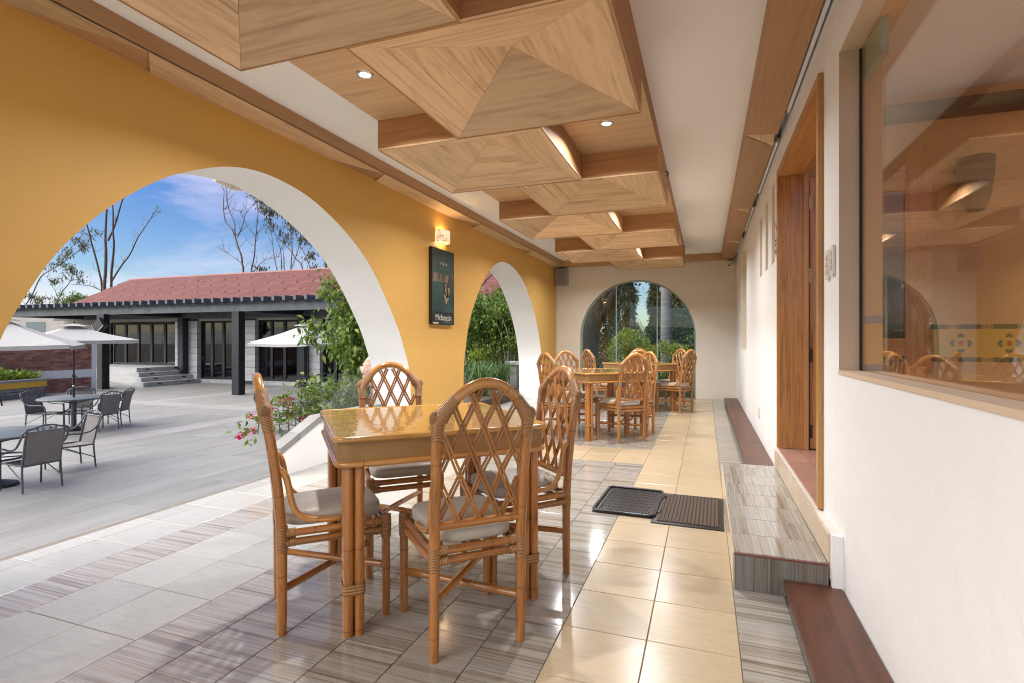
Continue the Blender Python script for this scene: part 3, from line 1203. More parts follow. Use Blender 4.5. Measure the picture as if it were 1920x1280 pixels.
for k, z in enumerate((2.18, 1.62, 1.02, 0.44)):
    m = MB()
    m.box(0.738, 0.764, 4.592, 4.599, z - 0.05, z + 0.05)
    m.tube([(0.741, 4.592, z - 0.055), (0.741, 4.592, z + 0.055)], 0.008, 8)
    for q in (-0.032, 0, 0.032):
        m.box(0.753, 0.759, 4.5895, 4.5925, z + q - 0.003, z + q + 0.003, 1)
    m.build('hinge', [M['brass'] if k < 2 else M['bronze'], M['bronze']], dr)
# terracotta tiles of the threshold
th = setting('threshold_floor')
for i in range(2):
    for j in range(6):
        tile('terracotta', 0.53 + 0.15 * i, 0.68 + 0.15 * i, 3.034 + 0.27 * j, 3.034 + 0.27 * (j + 1), z=0.299, parent=th, base='terracotta_tile')
box_obj('tile_bed', M['grout_light'], 0.505, 0.83, 2.63, 4.66, 0.10, 0.2865, th)

# ---- tiled step
st = thing('tiled_step', 'low step clad in striped tiles below the doorway', 'step')
box_obj('core', M['grout_light'], 0.1255, 0.499, 2.636, 4.52, -0.004, 0.1615, st)
for k in range(8):
    ya = 2.634 + k * 0.252
    yb = min(ya + 0.252, 4.522)
    if yb - ya > 0.02:
        wx, wy = 0.376, round(yb - ya, 4)
        key = ('step', wy)
        if key not in tile_mesh:
            q = MB()
            q.bbox(-wx / 2 + 0.002, wx / 2 - 0.002, -wy / 2 + 0.0018, wy / 2 - 0.0018, -0.0085, 0, 0.002)
            tile_mesh[key] = q.mesh('step_tile', M['stripe_step'])
        inst('step_tile', tile_mesh[key], st, (0.309, (ya + yb) / 2, 0.171))
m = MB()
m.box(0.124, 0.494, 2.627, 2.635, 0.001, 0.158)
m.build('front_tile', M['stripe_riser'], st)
m = MB()
m.box(0.122, 0.497, 2.624, 2.634, 0.160, 0.166)
m.build('trim_strip', flat('maroon_trim', (0.16, 0.05, 0.045), 0.4), st)
for k in range(6):
    ya = 2.636 + k * 0.314
    m = MB()
    m.bbox(0.1175, 0.1245, ya + 0.0015, ya + 0.3125, 0.001, 0.161, 0.001)
    m.build('side_tile', M['riser'], st)
for k in range(6):
    ya = 2.636 + k * 0.314
    m = MB()
    m.bbox(0.497, 0.505, ya + 0.0015, ya + 0.3125, 0.172, 0.297, 0.001)
    m.build('riser_tile', M['riser'], st)
m = MB()
m.box(0.507, 0.549, 2.60, 2.632, -0.005, 0.30)
m.build('plaster_end', M['white'], st)

# ---- mahogany skirting boxes along the wall
for (ya, yb, lab) in ((0.2, 2.622, 'dark mahogany skirting box at the foot of the wall in front of the step'),
                      (4.527, 10.6, 'dark wooden skirting box running from the step to the back wall')):
    t = thing('skirting_box', lab, 'skirting', (0, 0, 0), 0, 'wooden skirting boxes along the white wall')
    y = ya
    while y < yb - 0.05:
        y2 = min(y + 1.53, yb)
        m = MB()
        m.bbox(0.322, 0.546, y + 0.001, y2 - 0.001, 0.052, 0.078, 0.003)
        m.build('board', M['mahogany'], t)
        y = y2
    m = MB()
    m.box(0.345, 0.545, ya, yb, 0.001, 0.051)
    m.build('plinth', M['bark_dark'], t)  # near-black colour stands in for the shadow gap under the board

# ================================================================== BEAMS AT THE WALL HEADS
lb = thing('wall_head_beam', 'wooden boxed beam along the top of the yellow wall', 'beam')
m = MB()
m.box(-2.806, -2.79, -0.43, 10.78, 2.668, 2.7735, uvs=1)
m.build('side_board', M['beam'], lb)
yj = [-0.42, 1.55, 3.78, 6.05, 8.35, 10.75]
for i in range(len(yj) - 1):
    ya, yb = yj[i], yj[i + 1]
    # underside board with slanted ends, then the tilted triangular facet
    b0, b1 = ya + 0.46, yb
    pts = [(-2.999, ya + 0.62, 2.665), (-2.79, b0, 2.665), (-2.79, b1 + 0.44, 2.665) if i == len(yj) - 2 else (-2.79, b1 + 0.455, 2.665), (-2.999, b1 - 0.04, 2.665)]
    if i == len(yj) - 2:
        pts = [(-2.999, ya + 0.62, 2.665), (-2.79, b0, 2.665), (-2.79, 10.78, 2.665), (-2.999, 10.98, 2.665)]
    mm = MB()
    mm.prism([(p[0], p[1]) for p in pts], 'Z', 2.665, 2.675)
    for k, f in enumerate(mm.uv):
        mm.uv[k] = [(u2, v2) for (u2, v2) in f]
    mm.build('underside_board', M['veneer'], lb)
    if i:
        mm = MB()
        a, b, c = Vector((-2.999, ya - 0.04, 2.668)), Vector((-2.79, ya + 0.457, 2.668)), Vector((-2.999, ya + 0.62, 2.682))
        n = (b - a).cross(c - a).normalized() * 0.008
        if n.z < 0:
            n = -n
        mm.poly([a, c, b], [(0, 0), (0.1, 0.6), (0.2, 0.5)])
        mm.poly([a + n, b + n, c + n])
        mm.build('facet', M['beam'], lb)
rb = thing('wall_head_beam', 'wooden boxed beam running above the white restaurant wall', 'beam')
m = MB()
m.box(0.28, 0.294, -0.43, 10.78, 2.668, 2.7735)
m.build('side_board', M['beam'], rb)
m = MB()
m.box(0.494, 0.503, -0.43, 10.98, 2.676, 2.7735)
m.build('back_board', M['black_plastic'], rb)
yj = [-0.42, 1.45, 4.36, 6.75, 8.9, 10.78]
for i in range(len(yj) - 1):
    ya, yb = yj[i], yj[i + 1]
    pts = [(0.28, ya + 0.015, 2.665), (0.503, ya + 0.33, 2.665), (0.503, yb + 0.05, 2.665), (0.28, yb - 0.0, 2.665)]
    if i == len(yj) - 2:
        pts[2], pts[3] = (0.503, 10.98, 2.665), (0.28, 10.78, 2.665)
    mm = MB()
    mm.prism([(p[0], p[1]) for p in pts], 'Z', 2.665, 2.674)
    mm.build('underside_board', M['beam'], rb)
    if i:
        mm = MB()
        a, b, c = Vector((0.28, ya + 0.006, 2.668)), Vector((0.503, ya + 0.055, 2.69)), Vector((0.503, ya + 0.325, 2.668))
        n = (c - a).cross(b - a).normalized() * 0.008
        if n.z < 0:
            n = -n
        mm.poly([a, b, c], [(0, 0), (0.2, 0.1), (0.2, 0.3)])
        mm.poly([a + n, c + n, b + n])
        mm.build('facet', M['veneer'], rb)
eb = thing('wall_head_beam', 'short wooden boxed beam across the top of the cream end wall', 'beam')
m = MB()
m.box(-2.788, 0.278, 10.78, 10.795, 2.668, 2.7735)
m.build('side_board', M['beam'], eb)
m = MB()
m.prism([(-2.786, 10.782), (0.276, 10.782), (0.50, 10.99), (0.50, 11.045), (-2.995, 11.045), (-2.995, 10.99)], 'Z', 2.664, 2.6735)
m.build('underside_board', M['beam'], eb)
# white tubes lying in the gap between beam and wall
labs = ['white fluorescent tube in the beam gap nearest the camera, above the window', 'white fluorescent tube in the beam gap above the doorway',
        'white fluorescent tube in the beam gap beyond the doorway', 'white fluorescent tube in the beam gap near the end wall']
for (ya, yb), lab in zip(((1.2, 4.02), (4.62, 6.15), (6.8, 8.2), (8.8, 10.2)), labs):
    t = thing('tube_light', lab, 'tube light', (0.526, 0, 2.684), 0, 'tube lights along the right-hand beam')
    m = MB()
    m.tube([(0, ya, 0), (0, yb, 0)], 0.014, 10)
    m.build('tube', flat('opal_tube', (0.72, 0.72, 0.78), 0.25, 0, 0.01), t, 40)
    for y, dy in ((ya, -0.03), (yb, 0.03)):
        m = MB()
        m.tube([(0, y, 0), (0, y + dy, 0)], 0.016, 10)
        m.build('end_cap', M['chrome'], t, 40)

# ================================================================== COFFERED TIMBER CEILING
ZB, ZP, ZC = 2.436, 2.641, 2.774
XL, XM1, XM2, XR = -2.126, -1.517, -0.949, -0.348
cf = thing('coffered_ceiling', 'suspended timber ceiling of stepped square coffers with folded veneer panels', 'ceiling')


def panel(name, pts, inward, mat, gdir=None, th=0.012, parent=cf):
    """flat polygon panel with thickness; grain along gdir"""
    pts = [Vector(p) for p in pts]
    c = sum(pts, Vector()) / len(pts)
    pts = [p + (c - p).normalized() * 0.0013 for p in pts]
    n = (pts[1] - pts[0]).cross(pts[2] - pts[0]).normalized()
    if n.dot(Vector(inward)) < 0:
        n = -n
    g = Vector(gdir) if gdir is not None else pts[1] - pts[0]
    g = (g - n * g.dot(n)).normalized()
    h = n.cross(g)
    off = (random.uniform(0, 5), random.uniform(0, 5))
    uv = [((p - c).dot(h) + off[0], (p - c).dot(g) + off[1]) for p in pts]
    m = MB()
    front = pts
    back = [p + n * th for p in pts]
    nn = (front[1] - front[0]).cross(front[2] - front[0])
    if nn.dot(n) > 0:
        front, back, uv = front[::-1], back[::-1], uv[::-1]
    m.poly(front, uv)
    m.poly(back[::-1], uv[::-1])
    for k in range(len(front)):
        k2 = (k + 1) % len(front)
        m.poly([front[k2], front[k], back[k], back[k2]], [(0, 0), (0.1, 0), (0.1, 0.01), (0, 0.01)])
    return m.build(name, mat, parent)


ye = [1.99 + 1.152 * k for k in range(-2, 8)]
for i in range(len(ye) - 1):
    y0, y1 = ye[i], ye[i + 1]
    row = i - 1                    # row 0 is the one that ends at 1.99
    left = row % 2 == 0
    xa, xb = (XL, XM2) if left else (XM1, XR)
    ap = Vector(((xa + xb) / 2, (y0 + y1) / 2, 2.632))
    c = [Vector((xa, y0, ZB)), Vector((xb, y0, ZB)), Vector((xb, y1, ZB)), Vector((xa, y1, ZB))]
    for k in range(4):
        e = c[(k + 1) % 4] - c[k]
        panel('coffer_panel', [c[k], c[(k + 1) % 4], ap], (0, 0, 1), M['veneer'], e)
    # sides of the box
    for k, (dx, dy) in enumerate(((0, 1), (-1, 0), (0, -1), (1, 0))):
        p, q = c[k], c[(k + 1) % 4]
        panel('side_board', [p, q, q + Vector((0, 0, ZP - ZB + 0.004)), p + Vector((0, 0, ZP - ZB + 0.004))], (dx, dy, 0), M['veneer_side'], q - p, 0.009)
    # flat soffit of the well beside it
    wa, wb = (XM2, XR) if left else (XL, XM1)
    panel('well_panel', [(wa, y0, ZP), (wb, y0, ZP), (wb, y1, ZP), (wa, y1, ZP)], (0, 0, 1), M['ply'], (1, 0, 0), 0.01)
    # outer edge boards up to the ceiling
    for x, dx in ((XL, 1), (XR, -1)):
        panel('edge_board', [(x, y0, ZP + 0.002), (x, y1, ZP + 0.002), (x, y1, ZC), (x, y0, ZC)], (dx, 0, 0), M['veneer_side'], (0, 1, 0), 0.01)
    # downlight of the well
    lx, ly = (wa + wb) / 2, (y0 + y1) / 2
    rows = {0: 'top of the picture, right of the nearest coffer', 1: 'in the left-hand well nearest the camera', 2: 'in the right-hand well nearest the camera',
            3: 'in the second left-hand well, mostly hidden behind the coffer', 4: 'in the second right-hand well', 5: 'in the third left-hand well',
            6: 'in the third right-hand well', 7: 'in the left-hand well beside the end wall'}
    if row < 1:
        continue
    d = thing('downlight', 'lit round recessed downlight ' + rows.get(row, 'above the camera in the coffered ceiling'), 'downlight', (lx, ly, ZP), 0, 'downlights in the coffered ceiling')
    m = MB()
    m.lathe([(0.030, -0.003), (0.036, -0.009), (0.046, -0.007), (0.050, 0.001)], n=24)
    m.build('trim_ring', M['chrome'], d, 40)
    m = MB()
    m.lathe([(0.0005, -0.0055), (0.018, -0.0055), (0.030, -0.003)], n=20)
    m.build('lens', M['lens'], d, 60)
    la = bpy.data.lights.new('downlight_lamp', 'AREA')
    la.shape = 'DISK'
    la.size = 0.09
    la.energy = LAMP_W
    la.spread = R(152)
    la.color = (0.96, 0.98, 1.0)
    lo = bpy.data.objects.new('downlight_lamp', la)
    COL.objects.link(lo)
    lo.parent = d
    lo.location = (0, 0, -0.02)

# ================================================================== RATTAN DINING SETS
def back_y(z):
    """y of the chair-back plane at height z (chair faces +Y)"""
    if z < 0.36:
        return -0.196
    t = (z - 0.36) / 0.63
    return -0.196 - 0.088 * (0.35 * t + 0.65 * t * t)


ARCH_HW, ARCH_Z0, ARCH_H = 0.172, 0.846, 0.138


def arch_zz(x):
    return ARCH_Z0 + ARCH_H * (1 - abs(x / ARCH_HW) ** 2.15)


def make_chair(label):
    t = thing('rattan_chair', label, 'chair', group='rattan dining chairs')
    PX = 0.168
    for s in (-1, 1):
        m = MB()
        zs = [0.0, 0.12, 0.3, 0.36, 0.45, 0.55, 0.65, 0.75, 0.845]
        m.tube([(s * (PX + (0.003 if z > 0.7 else 0)), back_y(z), z) for z in zs], [0.0175, 0.019, 0.0195, 0.0195, 0.0195, 0.0195, 0.0195, 0.0195, 0.019], 12)
        m.build('back_post', M['rattan'], t, 50)
        m = MB()
        m.tube([(s * 0.186, 0.2, 0.0), (s * 0.186, 0.2, 0.2), (s * 0.186, 0.2, 0.405)], [0.0165, 0.018, 0.018], 12)
        m.build('front_leg', M['rattan'], t, 50)
        # woven shoulder where post and arch meet
        m = MB()
        pth = [(s * (PX + 0.002), back_y(0.785), 0.785), (s * (PX + 0.003), back_y(0.82), 0.82), (s * (PX + 0.003), back_y(0.855), 0.852)]
        for x in (0.158, 0.142, 0.124, 0.112):
            pth.append((s * x, back_y(arch_zz(x)), arch_zz(x) + (0.004 if x > 0.15 else 0)))
        m.tube(pth, [0.0212, 0.0222, 0.0262, 0.0275, 0.0245, 0.0222, 0.0208], 12)
        m.ellipsoid((s * (PX + 0.012), back_y(0.86), 0.864), (0.021, 0.022, 0.027), 10, 8)
        m.build('shoulder_lashing', M['lash'], t, 60)
        # bent brace from post to seat
        m = MB()
        pth = spline([(s * 0.168, -0.205, 0.64), (s * 0.168, -0.180, 0.60), (s * 0.168, -0.166, 0.53), (s * 0.169, -0.150, 0.475), (s * 0.171, -0.115, 0.437),
                      (s * 0.174, -0.06, 0.424), (s * 0.178, 0.02, 0.421)], 4)
        m.tube(pth, [0.009] + [0.0125] * (len(pth) - 2) + [0.010], 8)
        m.build('side_brace', M['rattan_arch'], t, 50)
    m = MB()
    xs_ = [-ARCH_HW * math.cos(math.pi * k / 24) for k in range(25)]
    m.tube([(x, back_y(arch_zz(x)), arch_zz(x)) for x in xs_], 0.0188, 12)
    m.build('back_arch', M['rattan_arch'], t, 60)
    m = MB()
    m.tube([(-0.160, back_y(0.475), 0.475), (0.160, back_y(0.475), 0.475)], 0.0155, 10)
    m.build('back_rail', M['rattan'], t, 50)
    # diagonal split canes, always two side by side
    kz = 0.462
    for fam in (1, -1):
        for k in range(-5, 5):
            x0 = fam * (-0.155 + 0.08 * k)
            pts = []
            N = 40
            for q in range(N + 1):
                z = 0.486 + (0.985 - 0.486) * q / N
                x = x0 + fam * kz * (z - 0.486)
                if abs(x) < 0.151 and z < arch_zz(x) - 0.012:
                    pts.append((x, z))
            if len(pts) < 4:
                continue
            pts = pts[::max(1, (len(pts) - 1) // 6)] + [pts[-1]]
            m = MB()
            for off in (-0.0062, 0.0062):
                pp = []
                for qi, (x, z) in enumerate(pts):
                    weave = 0.0055 * fam + 0.003 * math.sin((z - 0.486) / 0.173 * math.pi * 2 + k)
                    pp.append((x + off * 0.9, back_y(z) + weave, z - off * fam * 0.42))
                m.tube(pp, 0.0052, 6)
            m.build('lattice_cane', M['cane'], t, 60)
    # seat rails, two on each side
    for z in (0.386, 0.350):
        for (a, b) in (((-0.168, -0.196), (0.168, -0.196)), ((-0.186, 0.2), (0.186, 0.2)), ((-0.170, -0.19), (-0.186, 0.2)), ((0.170, -0.19), (0.186, 0.2))):
            m = MB()
            m.tube([(a[0], a[1], z), (b[0], b[1], z)], 0.0148, 10)
            m.build('seat_rail', M['rattan'], t, 50)
    # crossed lashings at the corners
    for (x, y) in ((-0.168, -0.196), (0.168, -0.196), (-0.186, 0.2), (0.186, 0.2)):
        m = MB()
        top = 0.412 if y > 0 else 0.418
        m.tube([(x, y, 0.318), (x, y, 0.330), (x, y, 0.368), (x, y, 0.405), (x, y, top)], [0.0202, 0.0214, 0.0228, 0.0214, 0.0202], 12)
        sy = -1 if y > 0 else 1
        for z in (0.386, 0.350):
            m.tube([(x, y, z), (x, y + sy * 0.05, z)], 0.0178, 10)
            m.tube([(x, y, z), (x - math.copysign(0.048, x), y, z)], 0.0178, 10)
        m.build('corner_lashing', M['lash'], t, 50)
    m = MB()
    m.ellipsoid((0, 0.0, 0.428), (0.165, 0.195, 0.034), 40, 16, 0.42)
    v2 = []
    for (x, y, z) in m.v:
        d = max(0, 1 - (x / 0.165) ** 2) * max(0, 1 - (y / 0.195) ** 2)
        kx = 1 + 0.09 * (y / 0.195)
        v2.append((x * kx, y, z + (0.012 * d if z > 0.43 else 0)))
    m.v = v2
    m.build('cushion', M['cushion'], t, 80)
    # crossed stretchers
    m = MB()
    m.tube([(-0.160, -0.187, 0.205), (0.178, 0.19, 0.205)], 0.0145, 10)
    m.build('stretcher', M['rattan'], t, 50)
    m = MB()
    m.tube([(0.160, -0.187, 0.172), (-0.178, 0.19, 0.172)], 0.0145, 10)
    m.build('stretcher', M['rattan'], t, 50)
    # end-grain pegs
    m = MB()
    for s in (-1, 1):
        m.tube([(s * 0.187, -0.197, 0.455), (s * 0.1885, -0.197, 0.455)], 0.004, 8)
    m.build('peg', M['lash'], t, 50)
    return t


chair0 = None


def chair(cx, cy, deg, label):
    """seat centre, facing direction in degrees from +X"""
    global chair0
    rz = R(deg - 90)
    if chair0 is None:
        chair0 = make_chair(label)
        chair0.location = (cx, cy, 0.0)
        chair0.rotation_euler = (0, 0, rz)
        return chair0
    return dup(chair0, (cx, cy, 0.0), rz, label)


def rounded_sq(h, r, n=6):
    o = []
    for k, (sx, sy) in enumerate(((1, 1), (-1, 1), (-1, -1), (1, -1))):
        for q in range(n + 1):
            a = k * math.pi / 2 + math.pi / 2 * q / n
            o.append((sx * (h - r) + r * math.cos(a), sy * (h - r) + r * math.sin(a)))
    return o


def ring_tube(m, outline, z, r, n=8):
    pts = [(x, y, z) for x, y in outline]
    pts.append(pts[0])
    pts.append(pts[1])
    m.tube(pts, r, n, False)


def make_table(label):
    t = thing('rattan_table', label, 'table', group='square rattan dining tables')
    H = 0.445
    m = MB()
    m.prism(rounded_sq(H, 0.045), 'Z', 0.752, 0.768)
    m.build('tabletop', M['tabletop'], t)
    m = MB()
    ring_tube(m, rounded_sq(H - 0.004, 0.045), 0.759, 0.0115, 10)
    m.build('rim', M['tabletop'], t, 60)
    m = MB()
    out = rounded_sq(H - 0.012, 0.045)
    b = len(m.v)
    L = 0
    out2 = out + [out[0]]
    for k in range(len(out)):
        p, q = out2[k], out2[k + 1]
        d = math.dist(p, q)
        m.poly([(p[0], p[1], 0.668), (q[0], q[1], 0.668), (q[0], q[1], 0.752), (p[0], p[1], 0.752)], [(L, 0.668), (L + d, 0.668), (L + d, 0.752), (L, 0.752)])
        L += d
    inn = rounded_sq(H - 0.03, 0.04)
    inn2 = inn + [inn[0]]
    for k in range(len(inn)):
        p, q = inn2[k], inn2[k + 1]
        m.poly([(q[0], q[1], 0.668), (p[0], p[1], 0.668), (p[0], p[1], 0.752), (q[0], q[1], 0.752)])
    o = m.build('apron', M['weave'], t, 30)
    m = MB()
    ring_tube(m, rounded_sq(H - 0.012, 0.05), 0.662, 0.0125, 10)
    m.build('lower_trim', M['rattan_arch'], t, 60)
    for sx in (-1, 1):
        for sy in (-1, 1):
            cx, cy = sx * 0.372, sy * 0.372
            m = MB()
            for dx in (-0.0205, 0.0205):
                for dy in (-0.0205, 0.0205):
                    m.tube([(cx + dx, cy + dy, 0.0), (cx + dx, cy + dy, 0.3), (cx + dx, cy + dy, 0.666)], [0.019, 0.0205, 0.0205], 12)
            lg = m.build('leg', M['rattan'], t, 50)
            m = MB()
            q = [(cx + x, cy + y) for x, y in rounded_sq(0.0425, 0.02)]
            for z0, z1 in ((0.158, 0.20),):
                b = len(m.v)
                n = len(q)
                L = 0
                for z, e in ((z0, 1.0), (z0 + 0.006, 1.04), (z1 - 0.006, 1.04), (z1, 1.0)):
                    m.v += [(cx + (x - cx) * e, cy + (y - cy) * e, z) for x, y in q]
                for i in range(3):
                    for k in range(n):
                        k2 = (k + 1) % n
                        m.face([b + i * n + k, b + i * n + k2, b + (i + 1) * n + k2, b + (i + 1) * n + k],
                               [(k * 0.01, z0 + i * 0.014), (k * 0.01 + 0.01, z0 + i * 0.014), (k * 0.01 + 0.01, z0 + i * 0.014 + 0.014), (k * 0.01, z0 + i * 0.014 + 0.014)])
            m.build('leg_lashing', M['lash'], lg, 40)
    return t


T1 = (-1.268, 2.262, 43.0)
T2 = (-1.205, 6.50, 41.0)
T3 = (-1.02, 8.95, 45.0)
tb0 = make_table('nearest square rattan table with a glossy top mirroring the chair behind it')
tb0.location = (T1[0], T1[1], 0)
tb0.rotation_euler = (0, 0, R(T1[2]))
dup(tb0, (T2[0], T2[1], 0), R(T2[2]), 'middle square rattan table standing just past the beige cross strip in the floor')
dup(tb0, (T3[0], T3[1], 0), R(T3[2]), 'farthest rattan table, directly in front of the glazed arch')

# nearest set
chair(-0.915, 1.931, 134, 'nearest rattan chair, lattice back towards the camera, before the near table')
chair(-1.520, 1.888, 46, 'rattan chair seen edge-on at the left of the near table, cushion fully visible')
chair(-1.640, 2.630, -47, 'rattan chair behind the near table, its arch mirrored in the tabletop')
chair(-0.895, 2.508, 226, 'rattan chair at the right of the near table, seen from its slanted side')
# middle set
chair(-0.912, 6.225, 132, 'rattan chair with its lattice back to the camera in front of the middle table')
chair(-1.56, 6.12, 50, 'rattan chair at the left of the middle table against the white arch reveal')
chair(-1.60, 6.88, -45, 'rattan chair behind the middle table, in front of the corner where yellow wall ends')
chair(-0.86, 6.70, 226, 'rattan chair at the right of the middle table, its arch overlapping the chair in front')
# far set
chair(-1.58, 8.63, 42, 'rattan chair left of the farthest table, dark tree trunk behind its arch')
chair(-1.04, 9.62, -70, 'rattan chair behind the farthest table against the left round bush, half hidden')
chair(-0.97, 8.33, 100, 'rattan chair in front of the farthest table, mostly hidden behind the middle chairs')
chair(-0.46, 8.955, 150, 'rattan chair right of the farthest table, its seat clear against the glass')
chair(-0.60, 9.46, 222, 'rattan chair at the far right of the farthest table, in front of the yellow-green bush')

# ================================================================== DOORMATS
t = thing('rubber_mat', 'shiny black rubber tray mat lying left of the brown carpet mat', 'doormat', (-0.5, 3.80, 0.0), R(-1.5))
m = MB()
m.bbox(-0.20, 0.20, -0.31, 0.31, 0.001, 0.007, 0.003)
m.build('tray', M['rubber'], t)
m = MB()
ring_tube(m, [(x * 1.0, y * 1.56) for x, y in rounded_sq(0.196, 0.03, 4)], 0.014, 0.0105, 8)
m.build('raised_rim', M['rubber'], t, 60)
m = MB()
for k in range(22):
    x = -0.168 + k * 0.016
    m.box(x - 0.004, x + 0.004, -0.275, 0.275, 0.007, 0.013)
for k in range(8):
    y = -0.24 + k * 0.0685
    m.box(-0.172, 0.172, y - 0.003, y + 0.003, 0.007, 0.0105)
tag(m.build('rubber_ribs', M['rubber'], t), kind='stuff')
for y in (-0.17, 0.17):
    box_obj('joining_tab', M['rubber'], 0.203, 0.232, y - 0.03, y + 0.03, 0.001, 0.012, t)
t = thing('carpet_mat', 'brown ribbed carpet mat with black border lying beside the tiled step', 'doormat', (-0.102, 3.745, 0.0), R(-1.0))
m = MB()
m.bbox(-0.213, 0.213, -0.345, 0.345, 0.0005, 0.006, 0.003)
m.build('backing', M['rubber'], t)
carp = NT('brown_carpet_pile')
vv = carp.coords('Object')
carp.set(carp.ramp(carp.noise(vv, 260, 3, 0.7), [(0.32, (0.025, 0.016, 0.011)), (0.55, (0.105, 0.07, 0.05)), (0.75, (0.22, 0.165, 0.13))]), 0.95)
carp.bump(carp.noise(vv, 300, 2), 1.0, 0.004)
m = MB()
for k in range(16):
    x = -0.172 + k * 0.0229
    m.bbox(x - 0.0098, x + 0.0098, -0.30, 0.30, 0.005, 0.012, 0.003)
tag(m.build('carpet_ribs', carp.m, t), kind='stuff')

# ================================================================== WALL FITTINGS
# canvas poster on the yellow pier
po = thing('poster', 'tall dark green travel poster with butterfly and the word Michoacan on the yellow pier', 'poster', (-2.998, 5.735, 1.762))
HW, HH = 0.285, 0.448
m = MB()
m.box(0, 0.042, -HW, HW, -HH, HH)
m.build('canvas', M['black_plastic'], po)


def feather():
    k = NT('feathered_teal_print')
    v = k.coords('Object', (1, 1, 1), (R(38), 0, 0))
    wv = k.n('TexWave', wave_type='BANDS', bands_direction='Y')
    wv.inputs['Scale'].default_value = 11
    wv.inputs['Distortion'].default_value = 3.5
    wv.inputs['Detail'].default_value = 2
    wv.inputs['Detail Scale'].default_value = 0.8
    k.l(v, wv.inputs['Vector'])
    big = k.noise(k.coords('Object'), 3.5, 2)
    f = k.math('MULTIPLY', wv.outputs['Fac'], big)
    k.set(k.ramp(f, [(0.08, (0.008, 0.02, 0.02)), (0.35, (0.025, 0.075, 0.068)), (0.7, (0.07, 0.15, 0.135))]), 0.35)
    return k.m


m = MB()
m.box(0.0422, 0.0435, -HW + 0.002, HW - 0.002, -HH + 0.15, HH - 0.002)
m.build('print', feather(), po)
m = MB()
m.box(0.0422, 0.0435, -HW + 0.002, HW - 0.002, -HH + 0.002, -HH + 0.148)
m.build('title_panel', flat('dark_title_print', (0.010, 0.018, 0.024), 0.35), po)
coll = NT('sepia_collage_print')
vv = coll.coords('Object', (1, 7, 3))
coll.set(coll.ramp(coll.noise(vv, 2.2, 3, 0.5), [(0.38, (0.02, 0.018, 0.015)), (0.5, (0.09, 0.07, 0.05)), (0.66, (0.20, 0.16, 0.12))]), 0.4)
m = MB()
m.box(0.0437, 0.0446, -HW + 0.002, HW - 0.03, 0.055, 0.155)
m.build('photo_strip', coll.m, po)
wing, black = flat('butterfly_wing', (0.34, 0.24, 0.16), 0.5), M['black_plastic']
m = MB()
for (dy, dz, ry, rz_, a) in ((0.055, -0.03, 0.05, 0.10, 20), (0.10, -0.055, 0.045, 0.085, -18), (0.03, -0.14, 0.035, 0.08, 28), (0.085, -0.12, 0.035, 0.06, -5)):
    o2 = []
    for k in range(14):
        an = 2 * math.pi * k / 14
        y, z = ry * math.cos(an), rz_ * math.sin(an)
        ca, sa = math.cos(R(a)), math.sin(R(a))
        o2.append((0.02 + dy + y * ca - z * sa, dz + y * sa + z * ca))
    m.prism(o2, 'X', 0.0452, 0.0447, 1, 1, 1)
    o3 = [(0.02 + dy + (p[0] - 0.02 - dy) * 0.72, dz + (p[1] - dz) * 0.8) for p in o2]
    m.prism(o3, 'X', 0.0458, 0.0453, 0, 0, 0)
    for s_ in (-0.4, 0.3):
        m.box(0.0459, 0.0462, 0.02 + dy + s_ * ry - 0.003, 0.02 + dy + s_ * ry + 0.003, dz - rz_ * 0.6, dz + rz_ * 0.6, 1)
m.tube([(0.0475, 0.075, 0.03), (0.0475, 0.085, -0.12)], 0.006, 6, mi=1)
m.build('butterfly', [wing, black], po)


def text(body, size, loc, mat, parent, name, font_sx=1.0, spacing=1.0, rot=(math.pi / 2, 0, math.pi / 2), align='CENTER'):
    cu = bpy.data.curves.new(name, 'FONT')
    cu.body = body
    cu.size = size
    cu.extrude = 0.0004
    cu.align_x = align
    cu.space_character = spacing
    cu.materials.append(mat)
    tmp = bpy.data.objects.new(name, cu)
    COL.objects.link(tmp)
    dg = bpy.context.evaluated_depsgraph_get()
    me = bpy.data.meshes.new_from_object(tmp.evaluated_get(dg))
    bpy.data.objects.remove(tmp)
    me.name = name
    o = bpy.data.objects.new(name, me)
    COL.objects.link(o)
    o.location = loc
    o.rotation_euler = rot
    o.scale = (font_sx, 1, 1)
    o.parent = parent
    return o


tw = flat('pale_print', (0.55, 0.50, 0.42), 0.5)
text('viaja', 0.062, (0.0448, 0.0, 0.262), tw, po, 'lettering', 1.0, 1.5)
text('a michoacán', 0.045, (0.0448, 0.02, 0.205), flat('teal_print', (0.10, 0.19, 0.17), 0.5), po, 'lettering', 1.0, 1.1)
text('Michoacán', 0.105, (0.0448, 0.0, -0.398), tw, po, 'lettering', 0.98, 0.95)
text('El alma de México', 0.030, (0.0448, 0.10, -0.425), flat('grey_print', (0.20, 0.22, 0.21), 0.5), po, 'lettering')
m = MB()
m.box(0.0437, 0.0446, -HW + 0.02, -HW + 0.15, -HH + 0.008, -HH + 0.024)
m.build('barcode_strip', tw, po)

